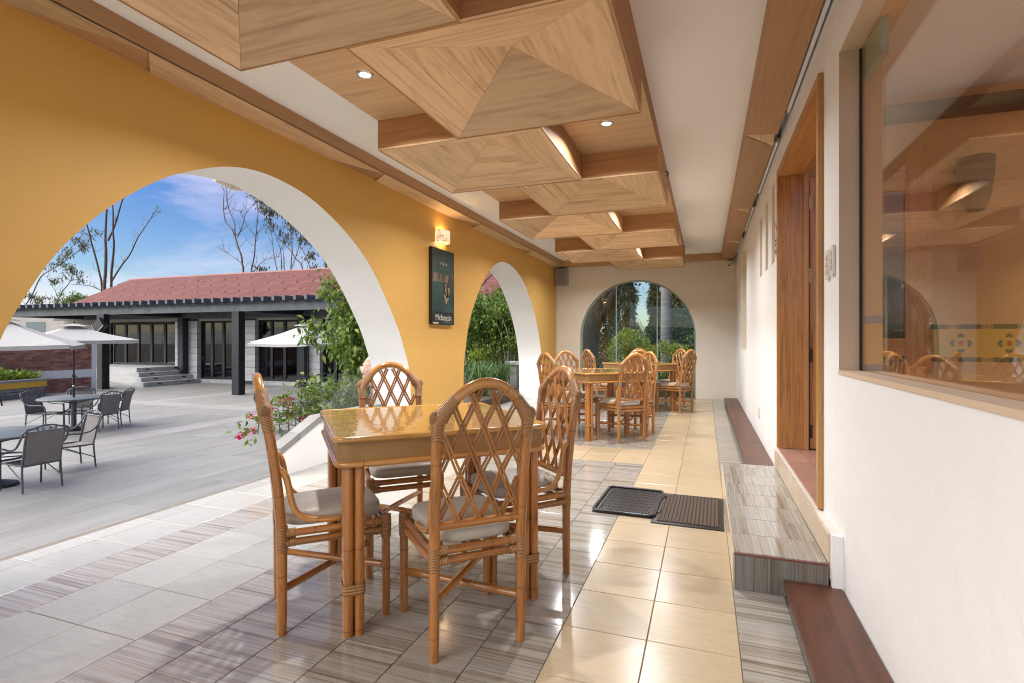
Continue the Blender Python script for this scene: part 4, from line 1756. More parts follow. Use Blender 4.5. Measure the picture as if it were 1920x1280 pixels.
# marbled sconce above the poster
ws = thing('wall_sconce', 'lit marbled half-round sconce above the green poster', 'wall lamp', (-2.998, 5.742, 2.366))
m = MB()
sq = []
for k in range(25):
    a = math.pi * k / 24
    sq.append((0.105 * math.sin(a) + 0.004, 0.125 * math.cos(a)))
for zi, (za, zb) in enumerate(((-0.072, 0.072),)):
    b = len(m.v)
    for z in (za, zb):
        m.v += [(x, y, z) for x, y in sq]
        m.v += [(max(0.002, x - 0.006), y * 0.95, z) for x, y in sq]
    n = 25
    for k in range(24):
        m.face([b + k + 1, b + k, b + 2 * n + k, b + 2 * n + k + 1])
        m.face([b + n + k, b + n + k + 1, b + 3 * n + k + 1, b + 3 * n + k])
        m.face([b + k, b + k + 1, b + n + k + 1, b + n + k])
        m.face([b + 2 * n + k + 1, b + 2 * n + k, b + 3 * n + k, b + 3 * n + k + 1])
m.build('shade', M['onyx'], ws, 40)
m = MB()
m.ellipsoid((0.045, 0, 0), (0.022, 0.022, 0.035), 12, 8)
m.build('bulb', M['bulb'], ws, 60)
pl = bpy.data.lights.new('sconce_lamp', 'POINT')
pl.energy = SCONCE_W
pl.color = (1.0, 0.74, 0.40)
pl.shadow_soft_size = 0.03
lo = bpy.data.objects.new('sconce_lamp', pl)
COL.objects.link(lo)
lo.parent = ws
lo.location = (0.045, 0, 0.05)
pl2 = lo.copy()
COL.objects.link(pl2)
pl2.location = (0.045, 0, -0.05)

# loudspeaker in the back corner
sp = thing('loudspeaker', 'grey loudspeaker in the corner between yellow wall and cream end wall', 'loudspeaker', (-2.855, 10.96, 2.465))
m = MB()
m.bbox(-0.125, 0.125, -0.085, 0.075, -0.185, 0.185, 0.012)
m.build('cabinet', M['speaker'], sp)
m = MB()
m.bbox(-0.105, 0.105, -0.096, -0.0855, -0.165, 0.165, 0.004)
m.build('grille', flat('speaker_grille', (0.24, 0.20, 0.19), 0.7, 0, 0.05, 200, 0.4), sp)
box_obj('bracket', M['black_plastic'], -0.143, -0.127, -0.03, 0.03, -0.12, 0.12, sp)
# camera
sc = thing('security_camera', 'small white security camera below the beam in the right back corner', 'camera', (0.44, 10.97, 2.60))
m = MB()
m.bbox(-0.055, 0.055, -0.05, 0.075, -0.03, 0.035, 0.008)
m.build('housing', M['white_plastic'], sc)
m = MB()
m.ellipsoid((-0.005, -0.055, -0.045), (0.045, 0.05, 0.05), 14, 10)
m.build('dome', M['white_plastic'], sc, 60)
m = MB()
m.ellipsoid((-0.02, -0.095, -0.06), (0.02, 0.016, 0.02), 12, 8)
m.build('lens', M['black_plastic'], sc, 60)
# small black hook on the coffer edge
hk = thing('black_hook', 'small black hook on the right edge of the coffered ceiling', 'hook', (-0.335, 4.94, 2.60))
m = MB()
m.tube([(-0.002, 0, 0.03), (0.014, 0, 0.03), (0.024, 0, 0.01), (0.014, 0, -0.012), (0.006, 0, -0.004)], 0.006, 8)
m.build('hook_body', M['black_plastic'], hk, 60)

# switches, outlet, sign


def plate(label, y, z, w_, h_, n=3, name='light_switch', cat='light switch', grp=None):
    t = thing(name, label, cat, (0.549, y, z), 0, grp)
    m = MB()
    for mm in (1,):
        o2 = [(px_ * w_ / 2, pz_ * h_ / 2) for px_, pz_ in ((-1, -0.85), (-0.75, -1), (0.75, -1), (1, -0.85), (1, 0.85), (0.75, 1), (-0.75, 1), (-1, 0.85))]
        m.prism(o2, 'X', -0.010, 0.0)
    m.build('cover_plate', M['white_plastic'], t)
    for k in range(n):
        zz = (k - (n - 1) / 2) * h_ * 0.24
        m = MB()
        m.bbox(-0.014, -0.0102, -w_ * 0.24, w_ * 0.24, zz - h_ * 0.085, zz + h_ * 0.085, 0.001)
        m.build('rocker', flat('ivory_rocker', (0.62, 0.58, 0.48), 0.4, 0, 0.02), t)
    return t


g = 'pair of switch plates beside the door'
plate('ivory switch plate beside the window edge, right one of the pair', 2.785, 1.492, 0.072, 0.135, 3, grp=g)
plate('ivory switch plate beside the door casing, left one of the pair', 2.885, 1.485, 0.072, 0.135, 3, grp=g)
plate('small outlet low on the white wall beyond the doorway', 6.36, 0.355, 0.07, 0.115, 2, 'power_outlet', 'outlet')
plate('small switch on the white wall beside the far niche', 9.72, 1.50, 0.07, 0.115, 1, 'light_switch', 'light switch')
sg = thing('notice_sign', 'small white notice with red prohibition ring beside the far side of the doorway', 'sign', (0.5485, 4.845, 1.985))
m = MB()
m.box(-0.003, 0.0, -0.11, 0.11, -0.15, 0.15)
m.build('plate', M['white_plastic'], sg)
redp = flat('red_print', (0.5, 0.03, 0.03), 0.5)
m = MB()
m.lathe([(0.052, -0.0045), (0.070, -0.0045)], n=28, M=Matrix.Translation((0, 0, 0.065)) @ Matrix.Rotation(R(90), 4, 'Y') @ Matrix.Scale(-1, 4, (0, 0, 1)) @ Matrix.Translation((0, 0, 0.0)))
m.box(-0.0062, -0.0042, -0.055, 0.055, 0.058, 0.072, M=Matrix.Translation((0, 0, 0.065)) @ Matrix.Rotation(R(45), 4, 'X') @ Matrix.Translation((0, 0, -0.065)))
m.build('prohibition_ring', redp, sg)
m = MB()
for k, (wd, z, hgt) in enumerate(((0.19, -0.035, 0.018), (0.17, -0.068, 0.014), (0.19, -0.115, 0.008), (0.19, -0.128, 0.006), (0.15, -0.139, 0.005))):
    m.box(-0.0045, -0.0031, -wd / 2, wd / 2, z - hgt / 2, z + hgt / 2)
m.box(-0.0045, -0.0031, -0.105, -0.101, -0.14, 0.14)
m.box(-0.0045, -0.0031, 0.101, 0.105, -0.14, 0.14)
m.build('printed_lines', M['black_plastic'], sg)

# ================================================================== OUTDOORS: BUILDING ACROSS THE PLAZA
YF = 19.30


def fx(u, Y=YF):
    d = ray(u, 638)
    return d[0] / d[1] * Y


bd = thing('pavilion_building', 'long pavilion with red sheet roof, pale block piers and black framed folding glass doors', 'building')
X_L, X_R = -32.3, -7.35
ZE, ZR, YE, YR = 2.62, 4.72, 18.2, 22.2
SW = 0.924
ns = int((X_R - X_L) / SW)
rm = MB()
courses = 5
wn = 6
for c_ in range(courses):
    t0, t1 = c_ / courses, (c_ + 1) / courses
    y0, y1 = YE + (YR - YE) * t0, YE + (YR - YE) * t1
    z0, z1 = ZE + (ZR - ZE) * t0 + 0.06, ZE + (ZR - ZE) * t1
    b = len(rm.v)
    cols = wn * 4 + 1
    for (y, z) in ((y0, z0 - 0.06), (y0, z0), (y1, z1)):
        for k in range(cols):
            x = (SW - 0.06) * k / (cols - 1)
            rm.v.append((x, y, z + 0.032 * math.sin(2 * math.pi * k / 4)))
    for r_ in range(2):
        for k in range(cols - 1):
            rm.face([b + r_ * cols + k, b + r_ * cols + k + 1, b + (r_ + 1) * cols + k + 1, b + (r_ + 1) * cols + k])
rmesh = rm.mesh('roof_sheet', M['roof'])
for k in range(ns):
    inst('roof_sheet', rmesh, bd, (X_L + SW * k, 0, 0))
m = MB()
m.poly([(X_L, YE + 0.05, ZE - 0.05), (X_R, YE + 0.05, ZE - 0.05), (X_R, YR, ZR - 0.06), (X_L, YR, ZR - 0.06)])
m.poly([(X_L, YR, ZR - 0.06), (X_R, YR, ZR - 0.06), (X_R, 26.2, ZE), (X_L, 26.2, ZE)])
m.build('roof_deck', flat('roof_underlay', (0.06, 0.03, 0.025), 0.9), bd)
m = MB()
m.tube([(X_L - 0.05, YR, ZR - 0.01), (X_R + 0.05, YR, ZR - 0.01)], 0.08, 8)
m.build('ridge_cap', M['roof'], bd, 40)
for x in (X_L + 0.05, X_R - 0.05):
    m = MB()
    m.prism([(YF + 0.3, GP), (26, GP), (26, 2.6), (YR, ZR - 0.1), (YF + 0.3, 3.1)], 'X', x - 0.05, x + 0.05)
    m.build('gable_wall', M['fac'], bd)
box_obj('rear_wall', M['fac'], X_L, X_R, 25.0, 25.15, GP, 2.7, bd)
box_obj('header', M['fac'], -30.0, X_R, YF + 0.02, YF + 0.25, 2.06, 2.70, bd)
box_obj('header_strip', M['block'], -23.3, X_R, YF - 0.02, YF + 0.018, 2.06, 2.14, bd)
box_obj('facade_wall', M['fac'], -47, -29.9, YF, YF + 0.2, GP, 2.7, bd)
box_obj('side_window', flat('teal_blind', (0.10, 0.14, 0.15), 0.5), fx(49), fx(85), YF - 0.02, YF - 0.002, 1.60, 2.16, bd)
box_obj('inner_floor', M['slab_light'], X_L, X_R, YF + 0.1, 25, GP, GP + 0.17, bd)
box_obj('platform_floor', M['slab_light'], X_L, -24.5, YF + 0.12, 25, GP + 0.18, -0.09, bd)
# interiors
box_obj('inner_door', flat('orange_wood_door', (0.42, 0.20, 0.075), 0.5), fx(214, 22), fx(233, 22), 22.0, 22.06, -0.08, 2.0, bd)
box_obj('inner_partition', M['fac'], -34, -24.6, 22.1, 22.2, -0.09, 2.7, bd)
for k, (u0, u1) in enumerate(((277, 297), (300, 304))):
    m = MB()
    n_ = 14
    xa, xb = fx(u0, 20.3), fx(u1, 20.3)
    b = len(m.v)
    for z in (-0.08, 2.0):
        for q in range(n_ + 1):
            m.v.append((xa + (xb - xa) * q / n_, 20.3 + 0.05 * math.sin(q * 1.9), z))
    for q in range(n_):
        m.face([b + q, b + q + 1, b + n_ + 2 + q, b + n_ + 1 + q])
    m.build('curtain', flat('teal_curtain', (0.08, 0.115, 0.125), 0.8) if k == 0 else M['black'], bd, 60)

# block piers
PIERS = [(-24.75, -23.28), (fx(460), fx(482)), (fx(583), fx(603)), (fx(700), fx(722)), (fx(850), fx(872))]
bh = 0.312
for (xa, xb) in PIERS:
    box_obj('pier_core', M['block_joint'], xa + 0.01, xb - 0.01, YF - 0.10, YF + 0.38, GP, 2.10, bd)
    for r_ in range(9):
        z0 = GP + 0.17 + r_ * bh
        z1 = min(z0 + bh - 0.016, 2.08)
        m = MB()
        m.bbox(xa, xb, YF - 0.125, YF + 0.4, z0, z1, 0.006)
        m.build('block', M['block'], bd)
# folding doors


def door_set(xa, xb, z0, z1, n, y=YF + 0.12):
    fr = MB()
    fr.box(xa, xb, y - 0.04, y + 0.04, z1 - 0.09, z1)
    fr.box(xa, xb, y - 0.04, y + 0.04, z0, z0 + 0.10)
    fr.box(xa, xa + 0.08, y - 0.04, y + 0.04, z0 + 0.101, z1 - 0.091)
    fr.box(xb - 0.08, xb, y - 0.04, y + 0.04, z0 + 0.101, z1 - 0.091)
    fo = fr.build('door_frame', M['black'], bd)
    wd = (xb - xa) / n
    for k in range(1, n):
        x = xa + wd * k
        box_obj('mullion', M['black'], x - 0.075, x + 0.075, y - 0.045, y + 0.045, z0 + 0.101, z1 - 0.091, bd)
    for k in range(n):
        x0, x1 = xa + wd * k + 0.08, xa + wd * (k + 1) - 0.08
        if k == 0:
            x0 = xa + 0.085
        box_obj('glass_pane', M['glass_dark'], x0, x1, y - 0.005, y + 0.005, z0 + 0.10, z1 - 0.09, bd)
    m = MB()
    m.tube([(xa + 0.14, y - 0.07, z0 + 1.05), (xa + 0.27, y - 0.07, z0 + 1.05)], 0.014, 6)
    m.box(xa + 0.12, xa + 0.15, y - 0.07, y - 0.045, z0 + 0.95, z0 + 1.12)
    m.build('door_handle', M['black'], bd)


door_set(fx(209), -24.78, -0.085, 2.0, 5)
door_set(-23.26, fx(460) - 0.01, -0.72, 2.05, 4)
door_set(fx(482) + 0.01, fx(583) - 0.01, -0.72, 2.05, 4)
door_set(fx(603) + 0.01, fx(700) - 0.01, -0.72, 2.05, 4)
door_set(fx(722) + 0.01, fx(850) - 0.01, -0.72, 2.05, 5)
door_set(fx(872) + 0.01, X_R - 0.1, -0.72, 2.05, 3)
box_obj('plinth', M['stair'], -23.2, X_R, YF - 0.05, YF + 0.30, GP, -0.722, bd)

# stairs up to the left-hand doors, rising away to the left
sr = thing('stone_stairs', 'four wide pale stone steps with small black step lights leading to the left doors', 'stairs')
for k in range(4):
    xr = -23.15 - 0.40 * k
    m = MB()
    m.bbox(-30.0, xr, 16.45 + 0.30 * k * 0.6, YF + 0.10, GP + 0.2 * k + 0.001, GP + 0.2 * (k + 1), 0.006)
    s_ = m.build('step', M['stair'], sr)
    for y in (17.2 + 0.1 * k, 18.6 + 0.1 * k):
        q = MB()
        q.box(xr + 0.002, xr + 0.02, y - 0.09, y + 0.09, GP + 0.2 * k + 0.10, GP + 0.2 * k + 0.15)
        q.build('step_light', M['black'], s_)
m = MB()
m.prism([(-23.3, GP + 0.001), (-30.0, GP + 0.001), (-30.0, -0.11)], 'Y', 15.45, 16.42)
tag(m.build('ramp', M['slab_light']), 'pale stone ramp rising to the left beside the wide stone steps', 'ramp')

# pergola
pg = thing('steel_pergola', 'dark grey steel pergola with many short rafters in front of the red roofed pavilion', 'pergola')
for (x, y, z0) in ((-23.95, 15.3, GP), (-16.6, 15.42, GP), (-24.0, 19.0, GP + 0.45), (-16.7, 19.0, GP), (-9.3, 15.5, GP), (-9.3, 19.0, GP)):
    m = MB()
    m.box(x - 0.17, x + 0.17, y - 0.15, y - 0.12, z0, 2.20)
    m.box(x - 0.17, x + 0.17, y + 0.12, y + 0.15, z0, 2.20)
    m.box(x - 0.165, x - 0.135, y - 0.119, y + 0.119, z0, 2.20)
    m.box(x + 0.135, x + 0.165, y - 0.119, y + 0.119, z0, 2.20)
    m.build('column', M['black'], pg)
for (y, zz) in ((15.38, 0), (18.92, -0.02)):
    m = MB()
    m.box(-33.5, -7.0, y - 0.10, y + 0.10, 2.205 + zz, 2.225 + zz)
    m.box(-33.5, -7.0, y - 0.10, y + 0.10, 2.50 + zz, 2.52 + zz)
    m.box(-33.5, -7.0, y - 0.06, y + 0.06, 2.2255 + zz, 2.4995 + zz)
    m.build('beam', M['steel'], pg)
for x in (-31.0, -23.95, -16.65, -9.3):
    m = MB()
    m.box(x - 0.08, x + 0.08, 15.50, 18.80, 2.22, 2.47)
    m.build('cross_beam', M['black'], pg)
q = MB()
q.box(-0.055, 0.055, 14.75, 19.2, 2.525, 2.69)
rf = q.mesh('rafter', M['steel'])
for k in range(55):
    inst('rafter', rf, pg, (-33.3 + 0.475 * k, 0, 0))
fl = thing('flood_lamp', 'black boxy flood lamp tilted on the pergola column above the cream parasols', 'lamp', (-23.75, 15.05, 1.78))
m = MB()
m.box(-0.26, 0.26, -0.12, 0.12, -0.26, 0.16, M=Matrix.Rotation(R(-38), 4, 'Y'))
m.build('lamp_housing', M['black'], fl)
m = MB()
m.box(-0.29, 0.29, -0.14, -0.121, -0.285, -0.262, M=Matrix.Rotation(R(-38), 4, 'Y'))
m.box(-0.285, -0.262, -0.14, -0.121, -0.26, 0.18, M=Matrix.Rotation(R(-38), 4, 'Y'))
m.build('rim', M['chrome'], fl)
m = MB()
m.box(0.05, 0.25, -0.02, 0.16, 0.12, 0.43)
m.build('bracket', M['black'], fl)

# brick wall with white bands
wl = thing('brick_wall', 'red brick wall with white band and white end trim behind the cream parasols', 'wall', (-23.75, 14.9, 0), R(85))
m = MB()
m.box(-9.0, -0.16, 0.03, 0.22, GP, 1.03)
m.build('mortar_core', M['mortar'], wl)
bm_ = MB()
z = GP + 0.01
r_ = 0
while z < 1.0:
    if not (-0.36 < z + 0.04 < -0.02):
        x = -7.0 + (0.13 if r_ % 2 else 0)
        while x < -0.2:
            x1 = min(x + 0.252, -0.17)
            bm_.box(x, x1, 0.008 + random.uniform(0, 0.006), 0.03, z, z + 0.076)
            x += 0.264
    z += 0.0885
    r_ += 1
tag(bm_.build('brickwork', M['brick'], wl), kind='stuff')
m = MB()
m.box(-9.0, -0.16, 0.0, 0.029, -0.345, -0.03)
m.build('white_band', M['white'], wl)
m = MB()
m.box(-0.158, 0.0, -0.01, 0.25, GP, 1.06)
m.build('end_trim', M['white'], wl)
m = MB()
m.box(-9.0, -0.16, -0.01, 0.25, 1.032, 1.06)
m.build('coping', M['white'], wl)

# planter box at far left
pb = thing('planter_box', 'raised planter with grey stone base and yellow band in front of the brick wall', 'planter', (-22.95, 12.78, 0), R(105))
m = MB()
m.box(-6, -0.12, 0.10, 2.2, GP, -0.30)
m.build('core', M['soil'], pb)
for r_ in range(3):
    x = -6 + 0.2 * r_
    while x < -0.12:
        x1 = min(x + random.uniform(0.45, 0.8), -0.10)
        m = MB()
        dd = random.uniform(0, 0.02)
        m.bbox(x + 0.006, x1 - 0.006, 0.05 + dd, 0.10, GP + 0.005 + r_ * 0.118, GP + 0.112 + r_ * 0.118, 0.008)
        m.build('stone', M['stone'], pb)
        x = x1
m = MB()
m.box(-6, -0.06, 0.04, 2.2, GP + 0.36, GP + 0.57)
m.build('yellow_band', M['band_yellow'], pb)
m = MB()
m.bbox(-6.05, 0.06, -0.03, 2.25, GP + 0.572, GP + 0.66, 0.012)
m.build('coping', M['coping'], pb)

# ================================================================== TERRACE FURNITURE OUTSIDE


def make_patio_chair(label):
    t = thing('patio_chair', label, 'chair', group='grey mesh patio chairs')
    for s in (-1, 1):
        m = MB()
        m.tube(spline([(s * 0.222, -0.315, 0.845), (s * 0.222, -0.27, 0.68), (s * 0.222, -0.225, 0.46), (s * 0.225, -0.21, 0.34), (s * 0.232, -0.235, 0.0)], 3), 0.0135, 8)
        m.build('back_leg', M['steel'], t, 60)
        m = MB()
        m.tube(spline([(s * 0.232, -0.325, 0.835), (s * 0.268, -0.305, 0.80), (s * 0.278, -0.255, 0.69), (s * 0.276, -0.16, 0.595), (s * 0.272, -0.02, 0.565),
                       (s * 0.268, 0.13, 0.575), (s * 0.255, 0.215, 0.54), (s * 0.245, 0.24, 0.42), (s * 0.238, 0.245, 0.0)], 3), 0.0135, 8)
        m.build('arm', M['steel'], t, 60)
        m = MB()
        m.tube([(s * 0.228, -0.215, 0.365), (s * 0.23, 0.23, 0.375)], 0.012, 8)
        m.build('side_rail', M['steel'], t, 60)
        m = MB()
        m.tube([(s * 0.23, -0.215, 0.16), (s * 0.20, 0.15, 0.35)], 0.007, 6)
        m.build('brace', M['steel'], t, 60)
    m = MB()
    m.tube(spline([(-0.232, -0.318, 0.845), (-0.15, -0.324, 0.858), (-0.06, -0.328, 0.885), (0.06, -0.328, 0.885), (0.15, -0.324, 0.858), (0.232, -0.318, 0.845)], 4), 0.0125, 8)
    m.build('top_rail', M['steel'], t, 60)
    m = MB()
    m.tube([(-0.222, -0.305, 0.806), (0.222, -0.305, 0.806)], 0.009, 6)
    for s in (-1, 1):
        for (cx, r0) in ((0.045, 0.022), (0.105, 0.018)):
            pts = []
            for k in range(15):
                a = k / 14 * 2.6 * math.pi
                rr = r0 * (1 - 0.6 * k / 14)
                pts.append((s * (cx + rr * math.cos(a)), -0.316, 0.838 + rr * math.sin(a)))
            m.tube(pts, 0.0052, 5)
    m.build('scrollwork', M['steel'], t, 60)
    m = MB()
    n_ = 8
    for q in range(n_):
        z0, z1 = 0.37 + (0.806 - 0.37) * q / n_, 0.37 + (0.806 - 0.37) * (q + 1) / n_
        def yy(z): return -0.212 - 0.098 * ((z - 0.34) / 0.47) ** 1.05
        m.poly([(-0.214, yy(z0), z0), (0.214, yy(z0), z0), (0.214, yy(z1), z1), (-0.214, yy(z1), z1)], [(0, z0), (0.43, z0), (0.43, z1), (0, z1)])
        m.poly([(-0.214, yy(z1) - 0.005, z1), (0.214, yy(z1) - 0.005, z1), (0.214, yy(z0) - 0.005, z0), (-0.214, yy(z0) - 0.005, z0)], [(0, z1), (0.43, z1), (0.43, z0), (0, z0)])
    m.build('back_mesh', M['sling'], t, 60)
    m = MB()
    ys = [(-0.215, 0.37), (-0.1, 0.355), (0.05, 0.36), (0.18, 0.378), (0.235, 0.375), (0.25, 0.355)]
    for (a, b) in zip(ys[:-1], ys[1:]):
        m.poly([(-0.224, a[0], a[1]), (0.224, a[0], a[1]), (0.224, b[0], b[1]), (-0.224, b[0], b[1])], [(0, a[0]), (0.45, a[0]), (0.45, b[0]), (0, b[0])])
        m.poly([(-0.224, b[0], b[1] - 0.006), (0.224, b[0], b[1] - 0.006), (0.224, a[0], a[1] - 0.006), (-0.224, a[0], a[1] - 0.006)], [(0, b[0]), (0.45, b[0]), (0.45, a[0]), (0, a[0])])
    m.build('seat_mesh', M['sling'], t, 60)
    m = MB()
    m.tube([(-0.226, -0.213, 0.352), (0.226, -0.213, 0.352)], 0.011, 8)
    m.build('rear_rail', M['steel'], t, 60)
    return t


pchair0 = None


def pchair(x, y, deg, label):
    global pchair0
    if pchair0 is None:
        pchair0 = make_patio_chair(label)
        pchair0.location = (x, y, GP)
        pchair0.rotation_euler = (0, 0, R(deg - 90))
        return pchair0
    return dup(pchair0, (x, y, GP), R(deg - 90), label)


M['patio_top'] = flat('grey_green_tabletop', (0.20, 0.225, 0.21), 0.35, 0, 0.08, 3)


def make_patio_table(label):
    t = thing('patio_table', label, 'table', group='round patio tables under parasols')
    m = MB()
    m.lathe([(0.025, 0.752), (0.62, 0.752), (0.648, 0.745), (0.65, 0.735), (0.62, 0.728), (0.025, 0.735)], n=48)
    m.build('tabletop', M['patio_top'], t, 40)
    m = MB()
    m.lathe([(0.645, 0.733), (0.658, 0.728), (0.652, 0.712), (0.63, 0.715)], n=48)
    m.build('rim', M['steel'], t, 50)
    m = MB()
    m.tube([(0, 0, 0.05), (0, 0, 0.735)], 0.052, 14)
    m.build('pedestal', M['steel'], t, 50)
    m = MB()
    pts = [(0.34 * math.cos(2 * math.pi * k / 32), 0.34 * math.sin(2 * math.pi * k / 32), 0.40) for k in range(34)]
    m.tube(pts, 0.015, 8, False)
    for k in range(4):
        a = math.pi / 4 + k * math.pi / 2
        m.tube([(0.05 * math.cos(a), 0.05 * math.sin(a), 0.40), (0.34 * math.cos(a), 0.34 * math.sin(a), 0.40)], 0.010, 6)
    m.build('ring_brace', M['steel'], t, 60)
    m = MB()
    m.lathe([(0.05, 0.085), (0.10, 0.075), (0.20, 0.045), (0.235, 0.035), (0.245, 0.0)], n=36)
    m.build('base', M['black'], t, 50)
    for k in range(3):
        a = 0.5 + k * 2 * math.pi / 3
        m = MB()
        m.tube([(0.05 * math.cos(a), 0.05 * math.sin(a), 0.62), (0.45 * math.cos(a), 0.45 * math.sin(a), 0.715)], 0.012, 6)
        m.build('support_arm', M['steel'], t, 60)
    return t


def make_parasol(label, h, deg, top, edge, vent=True):
    """square canopy; h half diagonal; corners at deg + 90 k"""
    t = thing('parasol', label, 'parasol', group='cream square parasols')
    m = MB()
    m.tube([(0, 0, 0.08), (0, 0, 1.15)], 0.021, 12)
    m.tube([(0, 0, 1.15), (0, 0, top - 0.02)], 0.017, 12)
    m.build('pole', M['black'], t, 50)
    m = MB()
    m.tube([(0, 0, 1.07), (0, 0, 1.17)], 0.027, 12)
    m.build('joint_collar', M['black'], t, 50)
    m = MB()
    m.tube([(0, 0, 0.99), (0, 0, 1.025)], 0.024, 12)
    m.build('white_ring', M['white_plastic'], t, 50)
    m = MB()
    m.tube([(0.02, 0, 1.24), (0.07, 0, 1.24), (0.085, 0, 1.22), (0.13, 0, 1.13)], 0.011, 8)
    m.lathe([(0.001, 1.21), (0.034, 1.21), (0.034, 1.27), (0.001, 1.27)], n=10)
    m.build('crank_handle', M['black'], t, 60)
    cs = [Vector((h * math.cos(R(deg + 90 * k)), h * math.sin(R(deg + 90 * k)), edge)) for k in range(4)]
    apex = Vector((0, 0, top))
    m = MB()
    n_ = 8
    for k in range(4):
        a, b = cs[k], cs[(k + 1) % 4]
        grid = []
        for i in range(n_ + 1):
            s_ = 0.07 + 0.93 * i / n_
            row = []
            for j in range(n_ + 1):
                u_ = j / n_
                p = apex.lerp(a.lerp(b, u_), s_)
                sag = 0.05 * math.sin(math.pi * u_) * s_ * 0.5 + 0.035 * math.sin(math.pi * s_)
                p = p - Vector((0, 0, sag))
                inw = 0.06 * math.sin(math.pi * u_) * s_ ** 3
                p.x *= 1 - inw
                p.y *= 1 - inw
                row.append(p)
            grid.append(row)
        for sgn, off in ((1, 0.0), (-1, -0.006)):
            bb = len(m.v)
            for row in grid:
                m.v += [(p.x, p.y, p.z + off) for p in row]
            w_ = n_ + 1
            for i in range(n_):
                for j in range(n_):
                    q = [bb + i * w_ + j, bb + (i + 1) * w_ + j, bb + (i + 1) * w_ + j + 1, bb + i * w_ + j + 1]
                    m.face(q if sgn > 0 else q[::-1])
        # valance
        last = grid[-1]
        for j in range(n_):
            p, q = last[j], last[j + 1]
            d = Vector((0, 0, -0.055))
            m.poly([p, p + d, q + d, q])
            m.poly([q * 0.997, (q + d) * 1.0 - Vector((q.x, q.y, 0)) * 0.003, (p + d) - Vector((p.x, p.y, 0)) * 0.003, p * 0.997])
    m.build('canopy', M['canopy'], t, 35)
    m = MB()
    for k in range(4):
        a, b = cs[k] * 0.24, cs[(k + 1) % 4] * 0.24
        za = top - 0.235 * (top - edge) + 0.045
        m.poly([(a.x, a.y, za), (b.x, b.y, za), (0, 0, top + 0.03)])
        m.poly([(0, 0, top + 0.024), (b.x, b.y, za - 0.006), (a.x, a.y, za - 0.006)])
    m.build('vent_cap', M['canopy'], t)
    m = MB()
    m.lathe([(0.001, top + 0.085), (0.02, top + 0.07), (0.028, top + 0.045), (0.012, top + 0.028)], n=10)
    m.build('finial', M['black'], t, 50)
    for k in range(4):
        m = MB()
        e = cs[k] * 0.97
        m.tube([(0, 0, top - 0.06), (e.x * 0.5, e.y * 0.5, (top + edge) / 2 - 0.075), (e.x, e.y, edge - 0.022)], 0.009, 6)
        m.build('rib', M['black'], t, 60)
    return t


PT1, PT2, PT3 = (-9.32, 4.55), (-13.54, 8.02), (-8.33, 9.62)
pt = make_patio_table('round patio table at the left edge of the picture with the big parasol')
pt.location = (PT1[0], PT1[1], GP)
dup(pt, (PT2[0], PT2[1], GP), 0.4, 'round patio table in front of the brick wall and the raised planter')
dup(pt, (PT3[0], PT3[1], GP), 0.8, 'round patio table seen over the bougainvillea, left of the leafy shrub')
cyaw = math.degrees(YAW)
make_parasol('large cream parasol cut by the left picture edge', 1.26, -11.8 + cyaw, 2.36, 1.98).location = (PT1[0], PT1[1], GP)
make_parasol('cream parasol with vent cap in front of the pergola column and brick wall', 1.42, 4 + cyaw, 2.38, 2.04).location = (PT2[0], PT2[1], GP)
make_parasol('cream parasol partly hidden by the leafy shrub, in front of the glass doors', 1.22, 20 + cyaw, 2.40, 1.98).location = (PT3[0], PT3[1], GP)

pchair(-8.74, 4.66, 180, 'nearest patio chair at lower left, its grey mesh back turned to the terrace')
pchair(-9.55, 5.62, 262, 'patio chair behind the nearest one, facing the round table at the left edge')
pchair(-12.97, 8.24, 186, 'patio chair right of the table by the brick wall, its mesh back towards the terrace')
pchair(-13.45, 8.86, 214, 'patio chair partly hidden behind the right chair of the table by the brick wall')
pchair(-14.30, 7.86, 20, 'patio chair left of the table by the brick wall, in front of the planter stones')
pchair(-14.35, 8.62, -40, 'patio chair behind the table by the brick wall, below the yellow planter band')
pchair(-9.06, 9.36, 20, 'patio chair left of the table behind the bougainvillea, beside the rattan chair')
pchair(-8.95, 10.35, -58, 'patio chair behind the table that stands beyond the bougainvillea')
pchair(-7.62, 9.62, 175, 'patio chair right of the table beyond the bougainvillea, against the grey green shrub')
pchair(-7.55, 10.35, 225, 'patio chair almost hidden in the leafy shrub')

